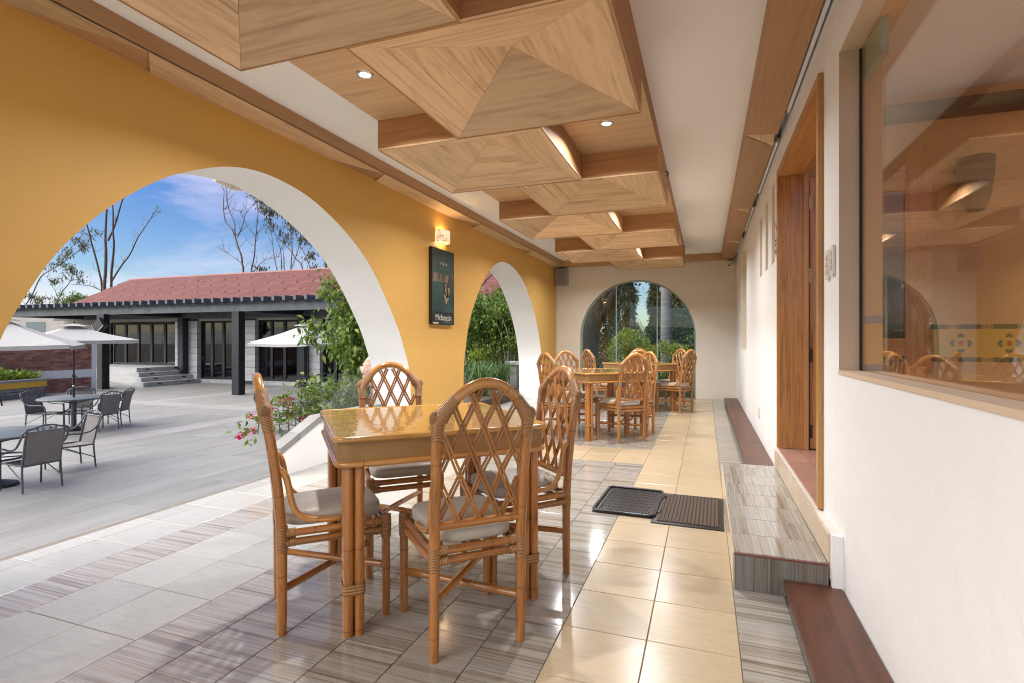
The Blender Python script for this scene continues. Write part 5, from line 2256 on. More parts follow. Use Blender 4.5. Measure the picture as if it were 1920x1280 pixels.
# ================================================================== PLANTING
def leaves(name, P, size, mat, parent, aspect=0.42, droop=0.3, up=0.3, var=0.35, fold=0.25, out=None):
    """P: (n,3) leaf bases in parent space. Each leaf: a folded pointed blade of 4 triangles"""
    n = len(P)
    P = np.asarray(P, float)
    d = rng.normal(size=(n, 3))
    d[:, 2] += up
    d[:, 2] -= droop * 2
    if out is not None:
        d += out * 1.2
    d /= np.linalg.norm(d, axis=1)[:, None]
    r = rng.normal(size=(n, 3)) + np.array([0, 0, 1.6])
    s = np.cross(d, r)
    s /= np.linalg.norm(s, axis=1)[:, None] + 1e-9
    nn = np.cross(s, d)
    L = (size * (1 + var * rng.uniform(-1, 1, n)))[:, None]
    w_ = L * aspect * 0.5
    b = P
    mid = P + d * L * 0.48 - nn * L * 0.04
    tip = P + d * L - nn * L * 0.14
    a1 = P + d * L * 0.42 + s * w_ + nn * w_ * fold
    a2 = P + d * L * 0.42 - s * w_ + nn * w_ * fold
    V = np.stack([b, a1, tip, a2, mid], axis=1).reshape(-1, 3)
    base = np.arange(n)[:, None] * 5
    F = np.concatenate([base + np.array([[0, 4, 1]]), base + np.array([[1, 4, 2]]), base + np.array([[2, 4, 3]]), base + np.array([[3, 4, 0]])], axis=1).reshape(-1, 3)
    me = bpy.data.meshes.new(name)
    me.vertices.add(len(V))
    me.vertices.foreach_set('co', V.ravel())
    me.loops.add(len(F) * 3)
    me.loops.foreach_set('vertex_index', F.ravel())
    me.polygons.add(len(F))
    me.polygons.foreach_set('loop_start', np.arange(len(F)) * 3)
    me.polygons.foreach_set('loop_total', np.full(len(F), 3))
    me.materials.append(mat)
    me.update(calc_edges=True)
    o = bpy.data.objects.new(name, me)
    COL.objects.link(o)
    if parent is not None:
        o.parent = parent
    return o


def clumps(center, radii, n_clump, n_leaf, spread, shell=0.55, flat_bottom=None):
    c = np.array(center, float)
    r = np.array(radii, float)
    q = rng.normal(size=(n_clump, 3))
    q /= np.linalg.norm(q, axis=1)[:, None]
    q *= (shell + (1 - shell) * rng.random(n_clump) ** 0.6)[:, None]
    q = c + q * r
    k = rng.integers(0, n_clump, n_leaf)
    sp = spread * (0.6 + 0.8 * rng.random(n_clump))
    P = q[k] + rng.normal(size=(n_leaf, 3)) * sp[k][:, None]
    if flat_bottom is not None:
        P[:, 2] = np.maximum(P[:, 2], flat_bottom + rng.random(n_leaf) * 0.05)
    return P, q


def limb(m, pts, r0, r1, n=7):
    pts = spline(pts, 3) if len(pts) > 2 else pts
    k = len(pts)
    m.tube(pts, [r0 + (r1 - r0) * i / (k - 1) for i in range(k)], n)


# ---- garden beds beside the terrace and the sloping parapet
bed = MB()
bed.prism([(4.2, GP), (4.2, -0.25), (4.7, 0.20), (5.0, 0.28), (7.3, 0.16), (7.3, GP)], 'X', -3.85, -3.48)
bed.prism([(-3.48, 7.3), (-5.0, 7.3), (-7.4, 11.0), (-7.4, 17.5), (-3.48, 17.5)], 'Z', GP, 0.14)
tag(bed.build('garden_bed', M['soil']), kind='structure')
bk = MB()
bk.box(-9, 6, 11.30, 60, GP, -0.10)
tag(bk.build('back_garden_bed', M['soil']), kind='structure')
pw = thing('sloping_parapet', 'white sloping parapet with grey stone cap rising beside the near table', 'wall')
m = MB()
m.prism([(3.515, GP), (3.515, 0.184), (3.99, 0.385), (4.98, 0.385), (4.98, GP)], 'X', -3.42, -3.325)
m.build('wall_body', M['white'], pw)
m = MB()
for (a, za, b, zb) in ((3.50, 0.1785, 3.72, 0.271), (3.723, 0.2725, 3.99, 0.386), (3.9925, 0.386, 4.985, 0.386)):
    q = MB()
    q.prism([(a, za), (a, za + 0.06), (b, zb + 0.06), (b, zb)], 'X', -3.432, -3.312)
    q.build('cap_stone', M['cap'], pw)

# ---- bougainvillea with magenta bracts
t = thing('bougainvillea', 'bougainvillea with magenta flowers spilling over the sloping parapet', 'flowering plant', (-3.63, 4.30, 0.16))
m = MB()
tips = []
for (dx, dy, dz, ln) in ((-0.35, -0.75, 0.30, 1), (-0.25, -0.45, 0.40, 1), (-0.1, -0.2, 0.45, 1), (0.02, 0.05, 0.5, 1), (-0.3, 0.1, 0.55, 1), (-0.05, 0.35, 0.48, 1), (-0.2, -0.3, 0.25, 1), (0.12, -0.28, 0.20, 1), (-0.45, -0.95, 0.16, 1), (0.1, -0.1, 0.30, 1), (-0.15, 0.55, 0.52, 1)):
    dx, dy = dx * 0.62, dy * 0.72
    pts = [(0, 0, 0), (dx * 0.35, dy * 0.35, dz * 0.75 + 0.06), (dx * 0.75, dy * 0.75, dz * 1.02), (dx, dy, dz * 0.92)]
    limb(m, pts, 0.007, 0.0025, 5)
    tips.append(np.array(spline(pts, 8)))
m.build('stem', M['bark_pale'], t)
P = np.concatenate([q[6:] for q in tips])
P = P[rng.integers(0, len(P), 620)] + rng.normal(size=(620, 3)) * np.array([0.05, 0.06, 0.05])
leaves('foliage', P, 0.062, M['leaf_bright'], t, 0.5, 0.25, 0.2)
F_ = []
for q in (tips[0], tips[1], tips[6], tips[7], tips[8]):
    for _ in range(3):
        c0 = q[rng.integers(len(q) - 9, len(q))] + rng.normal(size=3) * 0.035
        F_.append(c0 + rng.normal(size=(10, 3)) * 0.014)
leaves('blossom', np.concatenate(F_), 0.036, M['petal'], t, 0.8, 0.0, 0.0)

# ---- grey green lavender
t = thing('lavender_bush', 'grey green lavender bush on the bed behind the rattan chair', 'bush', (-3.72, 4.85, 0.25))
m = MB()
for k in range(30):
    a = random.uniform(0, 6.28)
    rr = random.uniform(0.05, 0.3)
    limb(m, [(0, 0, 0), (rr * 0.5 * math.cos(a), rr * 1.2 * math.sin(a), 0.2), (rr * 0.8 * math.cos(a), rr * 2.2 * math.sin(a), random.uniform(0.32, 0.5))], 0.003, 0.0015, 4)
m.build('stem', M['bark_pale'], t)
P = rng.normal(size=(2600, 3)) * np.array([0.10, 0.33, 0.11]) + np.array([0, 0, 0.22])
P[:, 2] = np.abs(P[:, 2])
leaves('foliage', P, 0.05, M['leaf_lav'], t, 0.16, -0.5, 0.8)

# ---- leafy shrub at the right of the big arch
t = thing('leafy_shrub', 'light green leafy shrub with drooping twigs outside the right side of the big arch', 'shrub', (-3.95, 6.15, 0.18))
m = MB()
cl = []
ends = [(-0.95, -0.45, 1.12), (-0.75, -0.35, 1.72), (-0.45, -0.5, 1.45), (-0.35, -0.2, 1.95), (-0.15, -0.5, 1.25), (-0.65, -0.1, 1.3), (-0.1, -0.1, 1.75), (-0.55, -0.4, 0.85),
        (-0.85, 0.15, 0.95), (-0.2, -0.55, 0.75), (0.1, 0.2, 1.6), (-0.3, 0.4, 1.9), (-0.05, -0.3, 1.5), (-0.4, 0.1, 1.65), (-0.35, -0.65, 1.0), (-0.15, -0.6, 0.5), (-0.5, 0.0, 2.0), (-0.1, 0.1, 2.1), (-0.3, -0.5, 1.72),
        (-0.25, -0.4, 1.1), (-0.05, -0.4, 0.95), (0.0, -0.3, 1.3), (-0.45, -0.25, 1.15)]
for e in ends:
    e = Vector(e)
    pts = [(0, 0, 0), tuple(e * 0.35 + Vector((0, 0, 0.25))), tuple(e * 0.8 + Vector((0, 0, 0.16))), tuple(e)]
    limb(m, pts, 0.016, 0.004, 6)
    sp = np.array(spline(pts, 10))
    cl.append(sp[14:])
m.build('stem', M['bark'], t)
Q = []
for q in cl:
    c0 = q[rng.integers(0, len(q), 190)]
    Q.append(c0 + rng.normal(size=(190, 3)) * np.array([0.095, 0.10, 0.095]))
    e = q[-1]
    Q.append(e + rng.normal(size=(30, 3)) * 0.05 + np.stack([np.zeros(30), np.zeros(30), -rng.random(30) * 0.16], axis=1))
leaves('foliage', np.concatenate(Q), 0.088, M['leaf_bright'], t, 0.46, 0.75, 0.2)
# airy young stems below the shrub
t = thing('young_shrub', 'thin young shrub with sparse leaves between lavender and leafy shrub', 'shrub', (-3.85, 5.25, 0.30))
m = MB()
Q = []
for k in range(11):
    a = random.uniform(0, 6.28)
    rr = random.uniform(0.1, 0.28)
    pts = [(0, 0, 0), (rr * 0.4 * math.cos(a), rr * math.sin(a) * 0.6, 0.2), (rr * math.cos(a) * 0.8, rr * math.sin(a), random.uniform(0.3, 0.48))]
    limb(m, pts, 0.004, 0.002, 5)
    q = np.array(spline(pts, 8))
    Q.append(q[rng.integers(3, len(q), 16)] + rng.normal(size=(16, 3)) * 0.02)
m.build('stem', M['bark'], t)
leaves('foliage', np.concatenate(Q), 0.075, M['leaf_ficus'], t, 0.42, 0.1, 0.3)

# ---- lion head of carved stone on the outer corner of the pier
ln = thing('stone_lion_head', 'carved pinkish stone lion head jutting from the outer edge of the big arch', 'sculpture', (-3.60, 5.25, 0.80))
m = MB()
m.ellipsoid((0.0, 0, 0.02), (0.13, 0.115, 0.15), 18, 12)
m.ellipsoid((-0.075, -0.01, -0.015), (0.095, 0.07, 0.062), 16, 10)
m.ellipsoid((-0.085, -0.01, -0.085), (0.062, 0.055, 0.035), 14, 8)
m.ellipsoid((-0.155, -0.01, 0.012), (0.028, 0.036, 0.026), 12, 8)
m.ellipsoid((-0.085, -0.055, 0.06), (0.032, 0.025, 0.022), 12, 8)
m.ellipsoid((-0.085, 0.035, 0.06), (0.032, 0.025, 0.022), 12, 8)
for k in range(16):
    a = -2.2 + k * 4.4 / 15
    m.ellipsoid((0.03 + 0.02 * math.cos(3 * a), 0.0 + 0.10 * math.sin(a), 0.02 + 0.135 * math.cos(a)), (0.07, 0.035, 0.05), 10, 8)
for k in range(7):
    m.ellipsoid((0.0, -0.09 + 0.03 * k, -0.13 - 0.012 * (k % 3)), (0.06, 0.028, 0.07), 10, 8)
o = m.build('head', M['lion'], ln, 60)
rmod = o.modifiers.new('remesh', 'REMESH')
rmod.mode = 'VOXEL'
rmod.voxel_size = 0.008
m = MB()
m.tube([(0.02, 0.0, -0.16), (0.05, 0.0, -0.55), (0.05, 0.0, -0.70)], [0.06, 0.075, 0.08], 10)
m.build('post', M['lion'], ln, 50)

# ---- small ficus trees beyond the narrow arch
FT = [(-5.35, 11.4, 1.02, 'left-most'), (-4.75, 12.0, 1.1, 'slender multi-stemmed'), (-4.25, 11.6, 0.96, 'right-hand'), (-5.1, 13.2, 1.2, 'farther')]
labs = ['dark leaved clipped tree at the left edge of the narrow arch', 'multi-stemmed clipped tree in the middle of the narrow arch', 'clipped tree touching the right reveal of the narrow arch', 'clipped tree standing farther back behind the trees of the narrow arch']
for (x, y, s_, _), lab in zip(FT, labs):
    t = thing('clipped_tree', lab, 'tree', (x, y, 0.12), 0, 'clipped trees beyond the narrow arch')
    m = MB()
    for k in range(4):
        a = random.uniform(0, 6.28)
        rr = 0.16 + 0.1 * random.random()
        limb(m, [(0.07 * math.cos(a), 0.07 * math.sin(a), 0), (rr * 0.5 * math.cos(a), rr * 0.5 * math.sin(a), 0.55), (rr * math.cos(a + 0.5), rr * math.sin(a + 0.5), 1.1 * s_), (rr * 1.8 * math.cos(a), rr * 1.8 * math.sin(a), 1.7 * s_)], 0.024, 0.008, 7)
    m.build('trunk', M['bark_pale'], t, 60)
    P, _q = clumps((0, 0, 1.42 * s_), (0.62 * s_, 0.62 * s_, 0.60 * s_), 46, 3600, 0.105, 0.5)
    leaves('crown', P, 0.085, M['leaf_ficus'], t, 0.45, 0.45, 0.3)
for (x, y, h, lab) in ((-5.2, 14.8, 1.7, 'dense dark hedge behind the clipped trees'),):
    t = thing('dark_hedge', lab, 'hedge', (x, y, 0.1))
    P = rng.random((7000, 3)) * np.array([4.4, 0.9, h]) - np.array([2.2, 0.45, 0])
    leaves('foliage', P, 0.10, M['leaf_dark'], t, 0.5, 0.3, 0.3)
    m = MB()
    for k in range(9):
        limb(m, [(-2 + k * 0.5, 0, 0), (-2 + k * 0.5 + 0.05, 0, 0.8), (-1.95 + k * 0.5, 0.1, 1.4)], 0.03, 0.01)
    m.build('stem', M['bark'], t)
t = thing('tall_green_tree', 'tall fine leaved tree rising beside the tiled roof beyond the narrow arch', 'tree', (-5.4, 17.2, 0.0))
m = MB()
limb(m, [(0, 0, -0.9), (0.05, 0, 1.2), (0.0, 0.1, 3.4)], 0.10, 0.03)
m.build('trunk', M['bark'], t)
P, _q = clumps((0.2, 0, 2.7), (0.95, 0.9, 1.7), 60, 5200, 0.16, 0.5)
leaves('crown', P, 0.09, M['leaf_ficus'], t, 0.4, 0.3, 0.3)
# low yellow green filler and strap leaves
t = thing('yellow_green_bush', 'yellow green bush between the stems of the clipped trees', 'bush', (-4.9, 12.8, 0.1))
P, _q = clumps((0, 0, 0.55), (1.1, 0.5, 0.5), 40, 2600, 0.11, 0.4, 0.02)
leaves('foliage', P, 0.085, M['leaf_hedge'], t, 0.5, 0.3, 0.3)
m = MB()
for k in range(8):
    limb(m, [(-0.7 + 0.2 * k, 0, 0), (-0.7 + 0.2 * k, 0.03, 0.4), (-0.65 + 0.2 * k, 0.05, 0.7)], 0.014, 0.006)
m.build('stem', M['bark'], t)


def strap(t, n, R0, H, wd, mat=None):
    m = MB()
    for k in range(n):
        a = random.uniform(0, 6.28)
        r0 = random.uniform(0, R0 * 0.35)
        ln_ = H * random.uniform(0.7, 1.25)
        out_ = random.uniform(0.35, 1.0) * R0
        c, s = math.cos(a), math.sin(a)
        px = [Vector((r0 * c, r0 * s, 0)), Vector(((r0 + out_ * 0.35) * c, (r0 + out_ * 0.35) * s, ln_ * 0.62)), Vector(((r0 + out_ * 0.8) * c, (r0 + out_ * 0.8) * s, ln_ * 0.78)), Vector(((r0 + out_ * 1.25) * c, (r0 + out_ * 1.25) * s, ln_ * 0.55))]
        sd_ = Vector((-s, c, 0))
        ws_ = [wd, wd * 1.1, wd * 0.8, 0.001]
        b = len(m.v)
        for p, w1 in zip(px, ws_):
            m.v += [tuple(p + sd_ * w1), tuple(p - sd_ * w1)]
        for i in range(3):
            m.face([b + 2 * i, b + 2 * i + 1, b + 2 * i + 3, b + 2 * i + 2])
    return m.build('strap_leaves', mat or M['leaf_strap'], t)


for k, (x, y, lab) in enumerate(((-3.95, 10.15, 'dark strap leaved clump at the right foot of the narrow arch'), (-4.5, 10.4, 'strap leaved clump at the middle foot of the narrow arch'),
                                 (-5.0, 10.2, 'strap leaved clump at the left foot of the narrow arch'), (-3.85, 8.9, 'strap leaved clump close to the outer wall face by the narrow arch'))):
    t = thing('agapanthus', lab, 'plant', (x, y, 0.12), 0, 'strap leaved clumps below the clipped trees')
    strap(t, 130, 0.42, 0.62, 0.010)
# ledge and pot glimpsed by the narrow arch
sh = thing('stone_ledge', 'small grey stone ledge on the outer side of the narrow arch', 'ledge', (-3.95, 10.9, 0.62))
m = MB()
m.bbox(-0.12, 0.25, -0.14, 0.14, 0, 0.07, 0.01)
m.build('ledge_slab', M['cap'], sh)
m = MB()
m.box(-0.03, 0.12, -0.08, 0.08, -0.60, -0.001)
m.build('ledge_post', M['cap'], sh)

# ---- garden behind the glazed arch
GZ = -0.10
t = thing('old_dark_tree', 'massive dark tree trunk leaning right behind the left glass pane', 'tree', (-2.95, 14.2, GZ))
m = MB()
limb(m, [(0, 0, 0), (-0.05, 0, 0.9), (0.10, 0, 1.8), (0.55, 0.1, 2.7), (0.9, 0.1, 3.6)], 0.34, 0.22, 12)
limb(m, [(0.05, 0, 1.5), (0.55, -0.1, 2.2), (1.0, -0.1, 3.1)], 0.16, 0.08, 10)
limb(m, [(-0.1, 0, 1.3), (-0.5, 0, 2.4), (-0.6, 0, 3.4)], 0.18, 0.09, 10)
m.build('trunk', M['bark_dark'], t, 60)
P, _q = clumps((0.1, 0.3, 3.1), (1.15, 0.9, 0.75), 50, 4600, 0.16, 0.3)
P2, _q = clumps((0.55, 0.5, 1.3), (0.55, 0.5, 0.9), 30, 2200, 0.14, 0.3)
leaves('crown', np.concatenate([P, P2]), 0.10, M['leaf_dark'], t, 0.45, 0.3, 0.3)
t = thing('palm_tree', 'grey ringed palm trunk behind the right glass pane', 'palm', (-1.14, 17.0, GZ))
m = MB()
prof_ = []
for k in range(60):
    z = k * 0.11
    r0 = 0.165 + 0.05 * math.exp(-z / 0.5) - 0.004 * z
    prof_ += [(r0 + 0.006, z), (r0 - 0.004, z + 0.09)]
m.lathe(prof_, n=18)
m.build('trunk', M['palm'], t, 60)
m = MB()
for k in range(22):
    a = random.uniform(0, 6.28)
    el = random.uniform(-0.3, 0.9)
    c, s = math.cos(a), math.sin(a)
    pts = [Vector((0, 0, 6.5)), Vector((0.9 * c, 0.9 * s, 6.5 + 0.9 * el)), Vector((1.9 * c, 1.9 * s, 6.3 + 0.8 * el - 0.3)), Vector((2.5 * c, 2.5 * s, 5.4 + 0.6 * el))]
    sd_ = Vector((-s, c, 0))
    for i in range(3):
        for q in range(5):
            p = pts[i].lerp(pts[i + 1], q / 5)
            for sg in (-1, 1):
                tip = p + sd_ * sg * 0.42 + (pts[i + 1] - pts[i]).normalized() * 0.25 - Vector((0, 0, 0.12))
                m.poly([p, p + (pts[i + 1] - pts[i]) * 0.08, tip])
m.build('fronds', M['leaf_dark'], t)
t = thing('dry_yucca', 'pale dry drooping fronds of a yucca behind the left round bush', 'plant', (-2.05, 15.4, GZ))
m = MB()
limb(m, [(0, 0, 0), (0.02, 0, 0.8), (0.0, 0, 1.55)], 0.10, 0.09, 9)
m.build('trunk', M['bark'], t)
m = MB()
for k in range(150):
    a = random.uniform(0, 6.28)
    c, s = math.cos(a), math.sin(a)
    ln_ = random.uniform(0.5, 0.9)
    z0 = random.uniform(1.3, 1.75)
    up_ = random.uniform(-0.2, 0.5)
    pts = [Vector((0.05 * c, 0.05 * s, z0)), Vector((ln_ * 0.4 * c, ln_ * 0.4 * s, z0 + 0.2 * up_)), Vector((ln_ * 0.62 * c, ln_ * 0.62 * s, z0 - 0.3 + 0.2 * up_)), Vector((ln_ * 0.7 * c, ln_ * 0.7 * s, z0 - 0.75 + 0.2 * up_))]
    sd_ = Vector((-s, c, 0)) * 0.012
    for i in range(3):
        m.poly([pts[i] + sd_, pts[i] - sd_, pts[i + 1] - sd_, pts[i + 1] + sd_])
m.build('fronds', M['leaf_dry'], t)


def bush(name, lab, x, y, rx, ry, rz, mat, n, size=0.06, z=GZ, lift=0.0):
    t = thing(name, lab, 'bush', (x, y, z))
    P, _q = clumps((0, 0, rz * 0.9 + lift), (rx, ry, rz), int(n / 26), n, 0.045, 0.9, 0.02)
    leaves('foliage', P, size, mat, t, 0.5, -0.1, 0.5)
    m = MB()
    for k in range(7):
        a = k * 0.9
        limb(m, [(0.05 * math.cos(a), 0.05 * math.sin(a), 0), (rx * 0.3 * math.cos(a), ry * 0.3 * math.sin(a), rz * 0.6), (rx * 0.6 * math.cos(a), ry * 0.6 * math.sin(a), rz * 1.1)], 0.02, 0.008, 6)
    m.build('stem', M['bark'], t)
    return t


bush('round_bush', 'rounded light green bush behind the middle glass pane', -1.78, 13.6, 0.55, 0.5, 0.62, M['leaf_hedge'], 6500, 0.055, GZ, 0.27)
bush('clipped_bush', 'bright yellow green clipped bush behind the right glass pane', -0.84, 12.9, 0.72, 0.5, 0.54, M['leaf_hedge'], 7500, 0.05, GZ, 0.13)
bush('dark_bush', 'dark green bush at the right edge of the glazed arch', -0.15, 13.3, 0.42, 0.5, 0.58, M['leaf_ficus'], 2600, 0.065, GZ, 0.25)
bush('dark_bush', 'low shadowy bush beneath the old dark tree', -2.62, 13.2, 0.5, 0.4, 0.42, M['leaf_dark'], 2200, 0.075)
bush('dark_bush', 'low dark bush in front of the bright clipped one, close to the glass', -0.55, 12.1, 0.7, 0.35, 0.26, M['leaf_ficus'], 2600, 0.06)
# dark broad tree on the right
t = thing('broad_dark_tree', 'dark broad leaved tree right of the palm trunk', 'tree', (0.25, 17.5, GZ))
m = MB()
limb(m, [(0, 0, 0), (0.05, 0, 1.2), (0, 0.1, 2.6)], 0.11, 0.05, 8)
m.build('trunk', M['bark'], t)
P, _q = clumps((-0.1, 0, 1.9), (1.05, 1.0, 1.75), 60, 6500, 0.16, 0.4)
leaves('crown', P, 0.10, M['leaf_dark'], t, 0.5, 0.3, 0.3)
# cypress curtain with sky between the trees
spots = [(-4.3, 20.5), (-3.4, 21.2), (-2.7, 20.2), (-1.95, 22.5), (-1.2, 20.8), (-0.55, 22.6), (0.25, 20.6), (1.0, 21.2), (-5.2, 21.0), (1.9, 20.4), (-1.62, 24.0), (-0.95, 25.0)]
names = ['first', 'second', 'third', 'fourth', 'fifth', 'sixth', 'seventh', 'eighth', 'ninth', 'tenth']
cy0 = None
for k, (x, y) in enumerate(spots):
    lab = 'tall cypress in the dark curtain behind the glazed arch'
    if cy0 is None:
        t = thing('cypress', lab, 'tree', (x, y, GZ), 0, 'cypresses behind the glazed arch')
        m = MB()
        limb(m, [(0, 0, 0), (0.02, 0, 3), (0, 0, 6.5)], 0.09, 0.02, 8)
        m.build('trunk', M['bark'], t)
        n = 6500
        z = rng.random(n) * 6.6 + 0.15
        rr = (0.36 - 0.042 * z) * (0.4 + 0.6 * rng.random(n) ** 0.5) * (1 + 0.3 * np.sin(z * 5))
        a = rng.random(n) * 6.283
        P = np.stack([rr * np.cos(a), rr * np.sin(a), z], axis=1)
        leaves('crown', P, 0.20, M['leaf_cypress'], t, 0.22, 0.55, 0.0)
        cy0 = t
    else:
        dup(cy0, (x, y, GZ), random.uniform(0, 6), lab)
# ---- plants in the raised planter by the brick wall
t = thing('planter_hedge', 'bright yellow green foliage filling the raised planter', 'hedge', (-22.95, 12.78, -0.28), R(105))
P = np.stack([-5.8 + rng.random(4200) * 5.75, 0.2 + rng.random(4200) * 0.9, np.zeros(4200)], axis=1)
P[:, 2] = rng.random(4200) * (0.34 + 0.12 * np.sin(P[:, 0] * 3.1) + 0.07 * np.sin(P[:, 0] * 7))
leaves('foliage', P, 0.14, M['leaf_hedge'], t, 0.55, 0.0, 0.5)
t = thing('planter_lavender', 'grey green lavender behind the bright planter foliage', 'bush', (-22.95, 12.78, -0.28), R(105))
P = np.stack([-5.8 + rng.random(3000) * 4.6, 1.25 + rng.random(3000) * 0.7, np.zeros(3000)], axis=1)
P[:, 2] = 0.1 + rng.random(3000) * (0.62 + 0.25 * np.sin(P[:, 0] * 1.4 + 1))
leaves('foliage', P, 0.13, M['leaf_lav'], t, 0.2, -0.4, 0.6)

# ---- bare eucalypts beyond the pavilion
def gum(label, Y, limbs, tufts, org, sc, nleaf=90, mat=None, lsize=0.34, name='bare_eucalypt', grp='bare eucalypts beyond the pavilion'):
    first = limbs[0][0][0]
    b0 = atY(org[0] + first[0] * sc, org[1] + first[1] * sc, Y)
    t = thing(name, label, 'tree', (b0.x, b0.y, GP), 0, grp)
    base = Vector((b0.x, b0.y, GP))
    m = MB()
    k = Y / ray(org[0] + first[0] * sc, 638)[1] / 1000.0
    for li, (pts, w0, w1) in enumerate(limbs):
        W = []
        dy = random.uniform(-1.2, 1.2) if li else 0.0
        for i, p in enumerate(pts):
            W.append(atY(org[0] + p[0] * sc, org[1] + p[1] * sc, Y + dy * i / max(1, len(pts) - 1)) - base)
        if pts[0][1] * sc + org[1] > 500 and li in (0, 1, 2) and w0 > 10:
            W.insert(0, Vector((W[0].x, W[0].y, 0)))
        wob = [W[0]]
        for a, b in zip(W[:-1], W[1:]):
            mid = a.lerp(b, 0.5) + Vector((random.uniform(-1, 1), random.uniform(-1, 1), random.uniform(-1, 1))) * (b - a).length * 0.025
            wob += [mid, b]
        limb(m, [tuple(p) for p in wob], w0 * sc * k / 2, w1 * sc * k / 2, 7)
        # twigs
        for _ in range(int(len(wob) * 1.2)):
            i = random.randrange(1, len(wob))
            p = wob[i - 1].lerp(wob[i], random.random())
            ang = random.uniform(-1.4, 1.4)
            L = random.uniform(0.4, 1.3)
            q1 = p + Vector((math.sin(ang), random.uniform(-0.4, 0.4), math.cos(ang) * 0.8)) * L * 0.5
            q2 = q1 + Vector((math.sin(ang * 0.6), random.uniform(-0.4, 0.4), math.cos(ang * 0.6))) * L * 0.6
            limb(m, [tuple(p), tuple(q1), tuple(q2)], 0.022, 0.008, 4)
    m.build('trunk', M['bark'], t, 60)
    if tufts:
        Q = []
        for (x, y, r0) in tufts:
            c0 = np.array(atY(org[0] + x * sc, org[1] + y * sc, Y + random.uniform(-0.6, 0.6)) - base)
            rw = r0 * sc * k
            for _ in range(max(3, int(r0 / 9))):
                cc = c0 + rng.normal(size=3) * rw * np.array([0.55, 0.5, 0.45])
                Q.append(cc + rng.normal(size=(nleaf // 8, 3)) * 0.16)
        leaves('crown', np.concatenate(Q), lsize, mat or M['leaf_gum'], t, 0.26, 0.7, 0.0)
    return t


O1, S1 = (40, 320), 300 / 1371
gum('tall bare multi-stemmed eucalypt left of the roof ridge, one limb leaning right', 33,
    [([(710, 1030), (725, 700), (722, 500), (738, 240)], 30, 14), ([(690, 1000), (640, 760), (595, 600), (550, 430)], 19, 10), ([(770, 1000), (790, 700), (785, 520), (780, 250)], 24, 10),
     ([(745, 600), (790, 500), (840, 340), (895, 180)], 16, 9), ([(775, 950), (870, 800), (960, 660), (1050, 500), (1160, 335)], 15, 5), ([(690, 1030), (590, 990), (420, 975)], 8, 4)],
    [(1160, 340, 25)], O1, S1, 24)
gum('leaning eucalypt with leafy top at the left edge of the big arch', 35,
    [([(20, 1200), (165, 915), (330, 810), (480, 700), (600, 650)], 12, 3), ([(330, 810), (400, 700), (480, 590)], 5, 2), ([(480, 700), (560, 600), (500, 520)], 4, 2)],
    [(430, 680, 70), (540, 640, 60), (640, 545, 50), (350, 770, 45), (480, 600, 35), (250, 830, 35)], O1, S1, 150)
gum('small crooked eucalypt with sparse leaves above the pergola end', 34,
    [([(285, 1165), (350, 1040), (420, 950), (440, 850)], 10, 4), ([(310, 1080), (260, 980), (220, 910)], 5, 2), ([(420, 950), (490, 930), (520, 915)], 4, 2)],
    [(440, 880, 60), (300, 930, 40), (500, 930, 30), (270, 1100, 40), (420, 830, 40)], O1, S1, 130)
gum('low leafy eucalypt tips at the far left above the pergola beam', 36,
    [([(60, 1190), (90, 1100), (120, 1060)], 6, 3), ([(90, 1110), (50, 1060)], 4, 2)], [(90, 1110, 70), (160, 1130, 40), (60, 1060, 30)], O1, S1, 150)
gum('dense green crown just behind the left end of the red roof', 30,
    [([(430, 1190), (435, 1120)], 10, 5)], [(430, 1110, 55), (470, 1100, 50), (400, 1130, 40), (510, 1110, 40)], O1, S1, 420, M['leaf_ficus'], 0.26, 'leafy_tree', None)
O2, S2 = (300, 280), 0.25
gum('bare forked eucalypt right of the middle of the sky, with a low left branch', 33,
    [([(625, 930), (610, 800), (570, 680), (540, 600), (490, 540), (475, 400), (480, 300)], 17, 4), ([(565, 650), (560, 560), (510, 430), (490, 250)], 10, 4), ([(580, 660), (620, 570), (640, 490), (710, 400)], 8, 3), ([(605, 850), (520, 790), (425, 738)], 6, 3)],
    [], O2, S2)
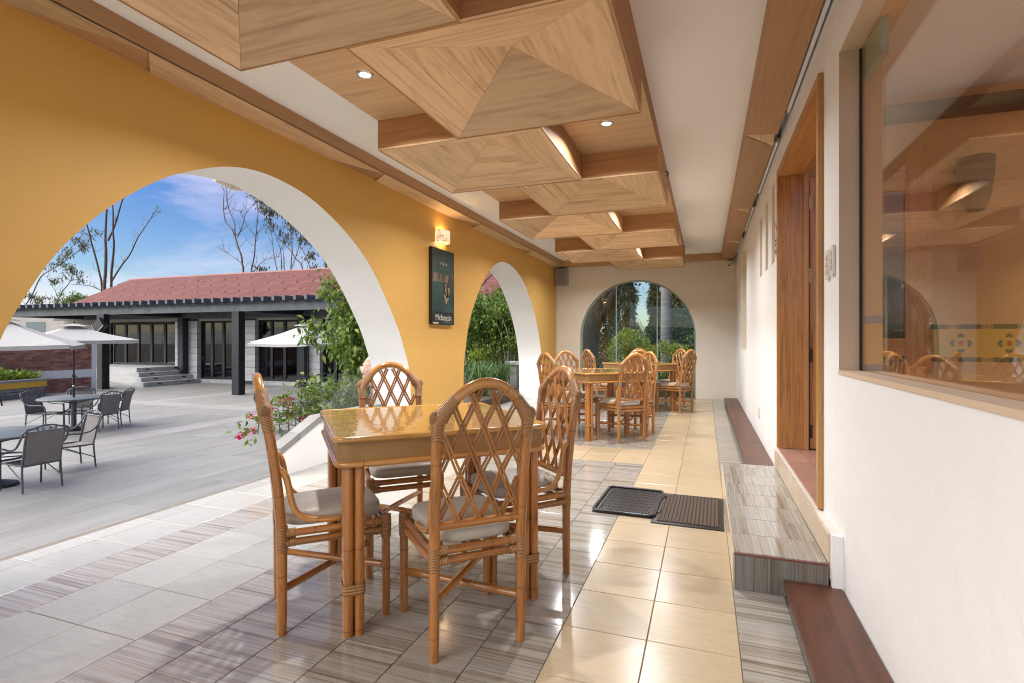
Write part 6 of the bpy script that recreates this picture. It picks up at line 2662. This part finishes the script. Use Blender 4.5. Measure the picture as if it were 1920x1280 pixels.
gum('slender eucalypt with a leafy tip beside the bare forked one', 34,
    [([(685, 930), (710, 780), (720, 650), (735, 480), (715, 350)], 13, 4), ([(715, 650), (650, 570), (610, 490), (590, 450)], 6, 3), ([(725, 640), (800, 560), (900, 500)], 5, 2), ([(700, 920), (790, 830), (900, 805)], 6, 3)],
    [(740, 400, 55), (720, 350, 35), (750, 890, 45)], O2, S2, 120)
gum('leaning leafy eucalypt under the right half of the big arch', 35,
    [([(1070, 900), (980, 760), (880, 660), (820, 560), (740, 400)], 11, 4), ([(880, 920), (850, 760), (830, 600)], 8, 4), ([(910, 915), (905, 760), (870, 660)], 7, 3)],
    [(790, 470, 60), (840, 590, 55), (760, 420, 40), (850, 460, 45), (930, 650, 50)], O2, S2, 130)
gum('upright leafy eucalypt close to the arch reveal', 34,
    [([(980, 915), (990, 760), (980, 600), (960, 480)], 9, 4), ([(985, 890), (1040, 740), (1060, 600)], 6, 3), ([(935, 915), (920, 700)], 6, 3), ([(1130, 900), (1080, 780), (1040, 700)], 7, 3)],
    [(960, 520, 50), (1000, 580, 50), (1060, 600, 60), (1100, 700, 50), (1110, 800, 60), (1150, 880, 40), (900, 470, 40), (1010, 500, 45)], O2, S2, 130)
gum('stout dark eucalypt trunk at the lower edge of the arch reveal', 33,
    [([(1245, 895), (1215, 700), (1185, 640), (1160, 560)], 24, 14), ([(1225, 830), (1150, 640), (1090, 570)], 8, 4)], [(1090, 560, 35)], O2, S2, 60)
# distant wooded hills
hl = MB()
for k in range(80):
    a0, a1 = k / 80 * 2 * math.pi, (k + 1) / 80 * 2 * math.pi
    def hh(a): return 9 + 5 * math.sin(a * 3 + 1) + 3 * math.sin(a * 7) + 2 * math.sin(a * 13)
    for r0, r1, z0, z1 in ((420, 520, -1, None),):
        p = [(r0 * math.cos(a), r0 * math.sin(a), -1) for a in (a0, a1)]
        q = [(r1 * math.cos(a), r1 * math.sin(a), hh(a)) for a in (a0, a1)]
        hl.poly([p[0], q[0], q[1], p[1]])
tag(hl.build('hills', M['leaf_dark']), kind='structure')
# unseen pale slab added to bounce light into the dining room
tag(box_obj('side_bounce_slab', M['slab_light'], 3.8, 14, -8, 9, GP, -0.05), kind='structure')
